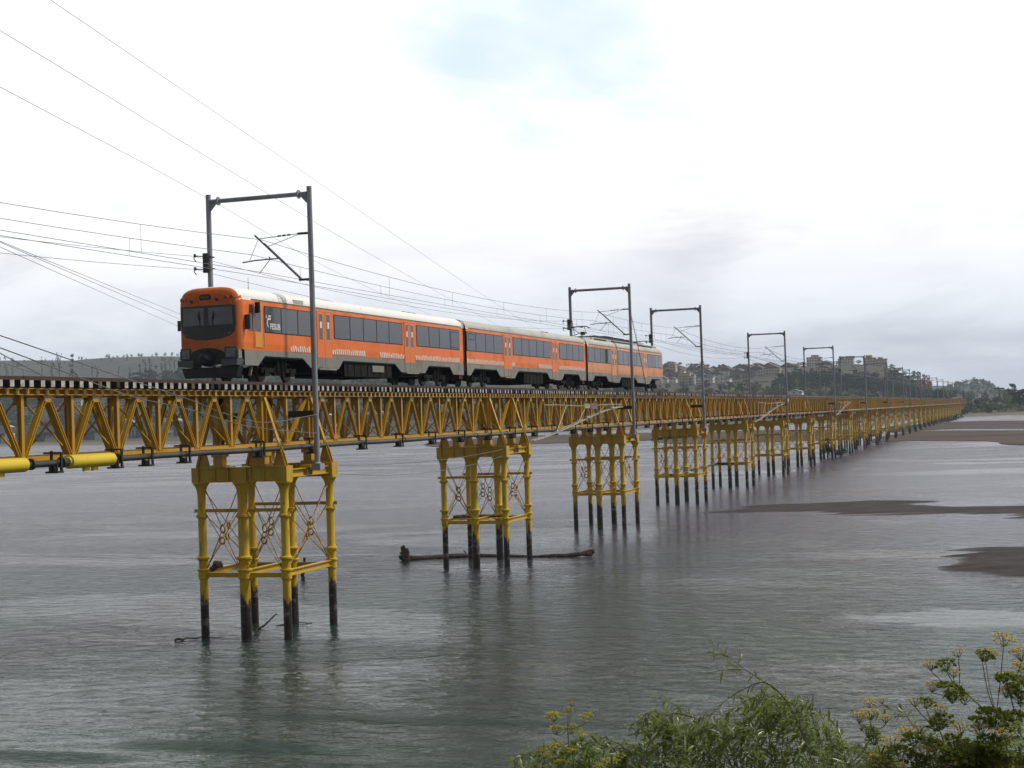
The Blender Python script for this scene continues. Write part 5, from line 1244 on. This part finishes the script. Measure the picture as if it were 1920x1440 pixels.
def leaf(b, p, d, nrm, l, w, mi):
    """slender folded leaf: six-sided blade bent along its length"""
    d = d.normalized(); s = d.cross(nrm).normalized(); u = s.cross(d)
    k = l*.16
    a_, m1, m2, e_ = p, p+d*(l*.35)-u*(k*.15), p+d*(l*.7)-u*(k*.5), p+d*l-u*k*1.2
    b.add([a_, m1+s*w*.5+u*w*.12, m2+s*w*.36+u*w*.1, e_, m2-s*w*.36+u*w*.1, m1-s*w*.5+u*w*.12, m1, m2], [(0, 6, 1), (0, 5, 6), (6, 7, 2, 1), (6, 5, 4, 7), (7, 3, 2), (7, 4, 3)], mi, True)
def shoot(sb, lb, pts, r0, start=.2, step=.022, ll=.085, droop=.3, dens=1):
    P_ = curve(pts); n_ = len(P_)
    sb.tube(P_, [max(.0016, r0*(1-.85*i/n_)) for i in range(n_)], 5)
    acc = 0; tot = sum((P_[i+1]-P_[i]).length for i in range(n_-1)); run = 0
    for i in range(n_-1):
        sgm = (P_[i+1]-P_[i]); run += sgm.length; acc += sgm.length
        if run/tot < start: acc = 0; continue
        while acc > step:
            acc -= step
            for _ in range(dens):
                d0 = sgm.normalized(); sd_ = d0.orthogonal(); sd_.rotate(Matrix.Rotation(RP.uniform(0, 6.28), 3, d0))
                d = (d0*RP.uniform(.35, 1.0)+sd_*RP.uniform(.4, 1.0)+Vector((0, 0, -droop*RP.random()))).normalized()
                nrm = (Vector((RP.uniform(-.7, .7), RP.uniform(-.7, .7), 1))).normalized()
                if abs(d.dot(nrm)) > .95: continue
                leaf(lb, P_[i]+sgm*RP.random(), d, nrm, ll*RP.uniform(.6, 1.15)*(1-.3*run/tot), ll*.155*RP.uniform(.8, 1.2), 1 if RP.random() < .16 else 0)
def to_local(mb, o): mb.v = [(x-o.x, y-o.y, z-o.z) for x, y, z in mb.v]
WD = 11.0
wil0 = at_dist(1480, 1700, WD); wil0.z = bank_h(wil0.x, wil0.y)
willow = empty('willow_bush', wil0, 'leafy willow bush with long arching shoots along the bottom edge of the photo', 'shrub')
def wp(px, py, dd=0): return at_dist(px, py, WD+dd)
HULL = [(985, 1412), (1010, 1402), (1050, 1392), (1100, 1385), (1150, 1392), (1190, 1396), (1228, 1330), (1260, 1345), (1300, 1352), (1340, 1345), (1390, 1335), (1430, 1300), (1465, 1310), (1500, 1325), (1545, 1345), (1575, 1378), (1620, 1395), (1650, 1400)]
specials = [
    [(1560, 1500), (1510, 1390), (1470, 1310), (1435, 1280), (1395, 1254), (1365, 1230), (1342, 1214), (1333, 1203)],
    [(1390, 1256), (1360, 1256), (1325, 1262)], [(1366, 1232), (1350, 1226), (1331, 1224)],
    [(1540, 1480), (1490, 1340), (1440, 1282), (1395, 1292), (1355, 1318), (1338, 1336), (1318, 1342)],
    [(1400, 1480), (1345, 1395), (1300, 1345), (1262, 1320), (1226, 1306)], [(1300, 1345), (1265, 1338), (1240, 1350), (1228, 1385)],
    [(1500, 1480), (1470, 1360), (1445, 1302), (1420, 1300), (1395, 1330)], [(1560, 1500), (1560, 1400), (1545, 1350), (1510, 1318), (1470, 1312)], [(1600, 1500), (1585, 1420), (1572, 1370), (1548, 1338)],
    [(1300, 1500), (1215, 1440), (1160, 1395), (1110, 1380), (1070, 1390)], [(1200, 1500), (1110, 1430), (1050, 1400), (1000, 1408), (975, 1425)], [(1350, 1500), (1290, 1420), (1220, 1395), (1180, 1400)],
    [(1760, 1470), (1745, 1420), (1705, 1350), (1690, 1335), (1660, 1330), (1640, 1338)], [(1960, 1480), (1900, 1415), (1860, 1395), (1835, 1400)], [(1980, 1480), (1910, 1440), (1870, 1432), (1845, 1440)], [(1960, 1440), (1905, 1375), (1885, 1362)]]
def add_branch(pl_, r0, start, step, dens, ll=.115):
    sb, lb = MB(), MB(); dd = RP.uniform(-.5, .7)
    shoot(sb, lb, [wp(x, y, dd+.1*i) for i, (x, y) in enumerate(pl_)], r0, start, step, ll, .35, dens)
    to_local(sb, wil0); to_local(lb, wil0)
    st = sb.build('branch', M['twig'], willow); lb.build('leaves', [M['willow'], M['willow2']], st)
for i, pl_ in enumerate(specials):
    add_branch(pl_, .0045, .35 if i in (0,) else (.25 if len(pl_) > 4 else .05), .034 if i in (0, 3) else .028, 1 if i in (0, 1, 2, 3) else 2)
for i in range(105):
    hx_, hy = RP.choice(HULL); hx_ += RP.uniform(-18, 18); hy += abs(RP.gauss(0, 38))
    rx = hx_+RP.uniform(-30, 160); ry = 1500+RP.uniform(0, 50)
    tipx = hx_-RP.uniform(15, 70); tipy = hy+RP.uniform(5, 45)
    add_branch([(rx, ry), (rx*.55+hx_*.45+RP.uniform(-15, 15), ry*.5+hy*.5), (hx_+15, hy+8), (hx_-8, hy), (tipx, tipy)], .0035, .18, .024, 2, .125)
# hemlock with flat umbels
def umbel(b, c, R, mi, axis_, rays=15, dense=False):
    a_ = axis_.orthogonal().normalized(); e_ = axis_.cross(a_); base_ = c-axis_*R*1.1
    for i in range(rays):
        t = i*2.4; r = R*math.sqrt((i+.5)/rays); p = c+(a_*math.cos(t)+e_*math.sin(t))*r-axis_*(r*r/R*.38)
        b.tube([base_, (base_+p)/2-axis_*R*.06, p], .0011, 3, 1, caps=False)
        for j in range(13):
            v = Vector((RP.gauss(0, 1), RP.gauss(0, 1), RP.gauss(0, .6))); q = p+v*R*.10; s = R*(.085 if mi == 0 and not dense else .125)*RP.uniform(.6, 1.3)
            d = Vector((RP.uniform(-1, 1), RP.uniform(-1, 1), RP.uniform(.2, 1.2))).normalized(); u = d.orthogonal().normalized()*s; w = d.cross(u)
            b.add([q-u, q-w, q+u, q+w], [(0, 1, 2, 3)], mi)
    return base_
def frond(b, p, d, l, mi=0):
    """finely cut leaf: side leaflets of small blades"""
    d = d.normalized(); s = d.cross(Vector((0, 0, 1))).normalized()
    P_ = [p+d*l*t-Vector((0, 0, l*.35*t*t)) for t in (0, .25, .5, .75, 1)]; b.tube(P_, .0015, 3, 1, caps=False)
    for i in range(9):
        t = .2+.8*i/9; q = p+d*l*t-Vector((0, 0, l*.35*t*t)); w = l*.38*(1.1-t)
        for sg in (-1, 1):
            for j in range(5):
                qq = q+s*sg*w*(j+.6)/5+d*RP.uniform(-.01, .01); leaf(b, qq, s*sg*.5+d*RP.uniform(.2, 1)+Vector((0, 0, RP.uniform(-.6, .4))), Vector((RP.uniform(-.4, .4), RP.uniform(-.4, .4), 1)), l*.13, l*.045, mi)
HD = 7.4
def hemlock(rootpx, joints, heads, label, dist=HD, headmat='cream', fronds=(), group=None, name='hemlock_plant', green='seedgreen'):
    """joints: main stem px path; heads: (px, py, r_px, kind, joint index)"""
    J = [at_dist(x, y, dist) for x, y in joints]
    r0 = at_dist(rootpx, 1620, dist); r0.z = bank_h(r0.x, r0.y)
    o = empty(name, r0, label, 'plant', group)
    sb = MB(); P_ = curve([r0]+J, 6); sb.tube(P_, [.0055*(1-.5*i/len(P_)) for i in range(len(P_))], 7); to_local(sb, r0); sb.build('stem', M['stemg'], o)
    for x, y, r, k, ji in heads:
        c = at_dist(x, y, dist+RP.uniform(-.15, .15)); R = r*dist/2865*1.2
        ax = (ui+Vector((RP.uniform(-.35, .35), RP.uniform(-.35, .35), .2))+(-fw)*.25).normalized()
        b = MB(); base_ = umbel(b, c, R, 0, ax, 16 if r > 12 else 11, k != 'c')
        j = J[ji]; m = (j+base_)/2 + ax*(-.02); b.tube(curve([j, m, base_], 5), [.0022]*10+[.0014], 5, 1)
        to_local(b, r0); b.build('umbel', [M[headmat if k == 'c' else green], M['stemg']], o)
    for x, y, dx, dy, l in list(fronds)+[(joints[0][0]+RP.uniform(-30, 30), RP.uniform(1405, 1450), RP.uniform(-45, 45), RP.uniform(-25, 5), 62) for _ in range(5 if headmat == 'cream' else 0)]:
        p = at_dist(x, y, dist); q = at_dist(x+dx, y+dy, dist+RP.uniform(-.2, .2)); b = MB()
        for _ in range(3): frond(b, p, (q-p)+Vector((RP.uniform(-.05, .05), RP.uniform(-.05, .05), RP.uniform(-.03, .05))), l*dist/2865)
        to_local(b, r0); b.build('leaf', [M['fern'], M['stemg']], o)
GH = 'umbel plants at the bottom right'
hemlock(1860, [(1858, 1470), (1864, 1390), (1868, 1340)], [(1865, 1330, 26, 'g', 2), (1850, 1217, 18, 'c', 2), (1882, 1192, 18, 'c', 2), (1848, 1222, 15, 'g', 2), (1840, 1345, 18, 'g', 1), (1890, 1350, 22, 'g', 1), (1835, 1360, 16, 'c', 1), (1878, 1365, 18, 'c', 1), (1855, 1385, 20, 'g', 0), (1905, 1335, 22, 'g', 2)], 'tall umbel plant with two cream heads highest at the lower right', fronds=[(1862, 1400, -40, 10, 70), (1864, 1380, 45, 20, 70), (1860, 1430, 50, -5, 80), (1860, 1440, -50, 5, 80)], group=GH)
hemlock(1925, [(1935, 1470), (1915, 1380), (1890, 1290)], [(1912, 1214, 19, 'c', 2), (1914, 1240, 16, 'c', 2), (1899, 1266, 27, 'g', 2), (1915, 1280, 24, 'g', 2), (1882, 1262, 14, 'c', 2), (1887, 1290, 14, 'c', 2), (1918, 1300, 20, 'g', 1), (1930, 1250, 20, 'c', 2)], 'umbel plant cut by the right edge, with broad green heads', group=GH, fronds=[(1915, 1380, -40, 15, 70), (1930, 1420, -50, 10, 80)])
hemlock(1860, [(1880, 1480), (1862, 1360), (1815, 1302), (1798, 1290)], [(1785, 1283, 21, 'g', 3), (1787, 1300, 15, 'g', 3), (1794, 1219, 12, 'c', 3), (1770, 1240, 16, 'g', 3), (1744, 1240, 13, 'c', 3), (1789, 1256, 12, 'c', 3), (1750, 1280, 14, 'c', 3), (1808, 1310, 10, 'c', 2)], 'umbel plant leaning left, with a dense dark green head in its middle', group=GH, fronds=[(1812, 1300, -14, -14, 24)])
hemlock(1790, [(1790, 1480), (1772, 1400), (1757, 1356)], [(1759, 1322, 15, 'c', 2), (1740, 1312, 14, 'g', 2), (1715, 1311, 12, 'c', 2), (1764, 1345, 19, 'g', 2), (1800, 1358, 15, 'c', 1), (1755, 1352, 16, 'g', 2), (1728, 1362, 12, 'c', 1), (1790, 1385, 22, 'g', 1), (1760, 1392, 20, 'g', 1), (1735, 1400, 18, 'c', 0), (1800, 1410, 20, 'g', 0)], 'umbel plant with three small cream heads, between the tall ones and the willow', group=GH, fronds=[(1775, 1420, -50, 10, 70), (1780, 1430, 45, 0, 70), (1770, 1400, -30, -20, 50)])
hemlock(1660, [(1670, 1480), (1650, 1410), (1636, 1360)], [(1632, 1313, 13, 'c', 2), (1652, 1309, 9, 'c', 2), (1615, 1338, 14, 'c', 2), (1630, 1330, 15, 'c', 2), (1632, 1364, 15, 'g', 2), (1638, 1380, 14, 'g', 2), (1660, 1341, 12, 'c', 2), (1672, 1386, 20, 'c', 1), (1700, 1368, 18, 'c', 1), (1712, 1378, 18, 'g', 1), (1690, 1400, 20, 'g', 1), (1650, 1420, 18, 'c', 0), (1720, 1420, 20, 'g', 0), (1680, 1425, 20, 'c', 0)], 'umbel plant with a cluster of cream heads, leftmost of the cream flowered ones', group=GH, fronds=[(1660, 1430, -45, 5, 70), (1670, 1440, 40, 5, 70), (1700, 1440, 40, -8, 70)])
hemlock(1820, [(1830, 1490), (1826, 1440)], [(1815, 1395, 20, 'g', 1), (1840, 1405, 20, 'g', 1), (1780, 1425, 18, 'c', 1), (1860, 1420, 20, 'c', 0), (1820, 1430, 22, 'g', 0), (1890, 1425, 18, 'g', 0)], 'low umbel plant with green heads at the bottom edge', group=GH, fronds=[(1826, 1440, -40, -10, 60), (1826, 1440, 40, -14, 60)])
hemlock(1075, [(1078, 1480), (1068, 1410), (1064, 1365)], [(1065, 1328, 9, 'c', 2), (1036, 1338, 13, 'g', 2), (1097, 1340, 12, 'g', 2), (1042, 1361, 13, 'c', 2), (1074, 1360, 14, 'c', 2), (1092, 1375, 10, 'c', 1), (1072, 1316, 7, 'c', 2), (1035, 1396, 14, 'c', 1), (1066, 1403, 12, 'g', 1), (1018, 1408, 14, 'c', 0), (1048, 1425, 14, 'c', 0)], 'yellow flowered fennel left of the willow, at the bottom', 10.0, 'gold', name='fennel_plant', green='gold', fronds=[(1068, 1410, -20, -8, 30), (1068, 1400, 22, -8, 30)])
hemlock(1145, [(1150, 1480), (1145, 1440)], [(1140, 1424, 15, 'c', 1), (1160, 1415, 10, 'c', 1), (1122, 1436, 10, 'c', 1)], 'low yellow flowered fennel half hidden in the willow leaves', 10.0, 'gold', name='fennel_plant', green='gold')
# ------------------------------------------------------------------ haze over the valley
b = MB(); b.box(-320, 5260, -1560, 4260, -4.5, 230)
hm_ = bpy.data.materials.new('valley_haze'); hm_.use_nodes = True; t = NT(hm_.node_tree); t.n.clear()
pv_ = t.node('ShaderNodeVolumePrincipled', i={'Color': (.72, .85, 1.0, 1), 'Density': .00014, 'Anisotropy': 0.0})
t.l.new(pv_.outputs[0], t.node('ShaderNodeOutputMaterial').inputs['Volume'])
tag(b.build('haze', hm_), kind='stuff')
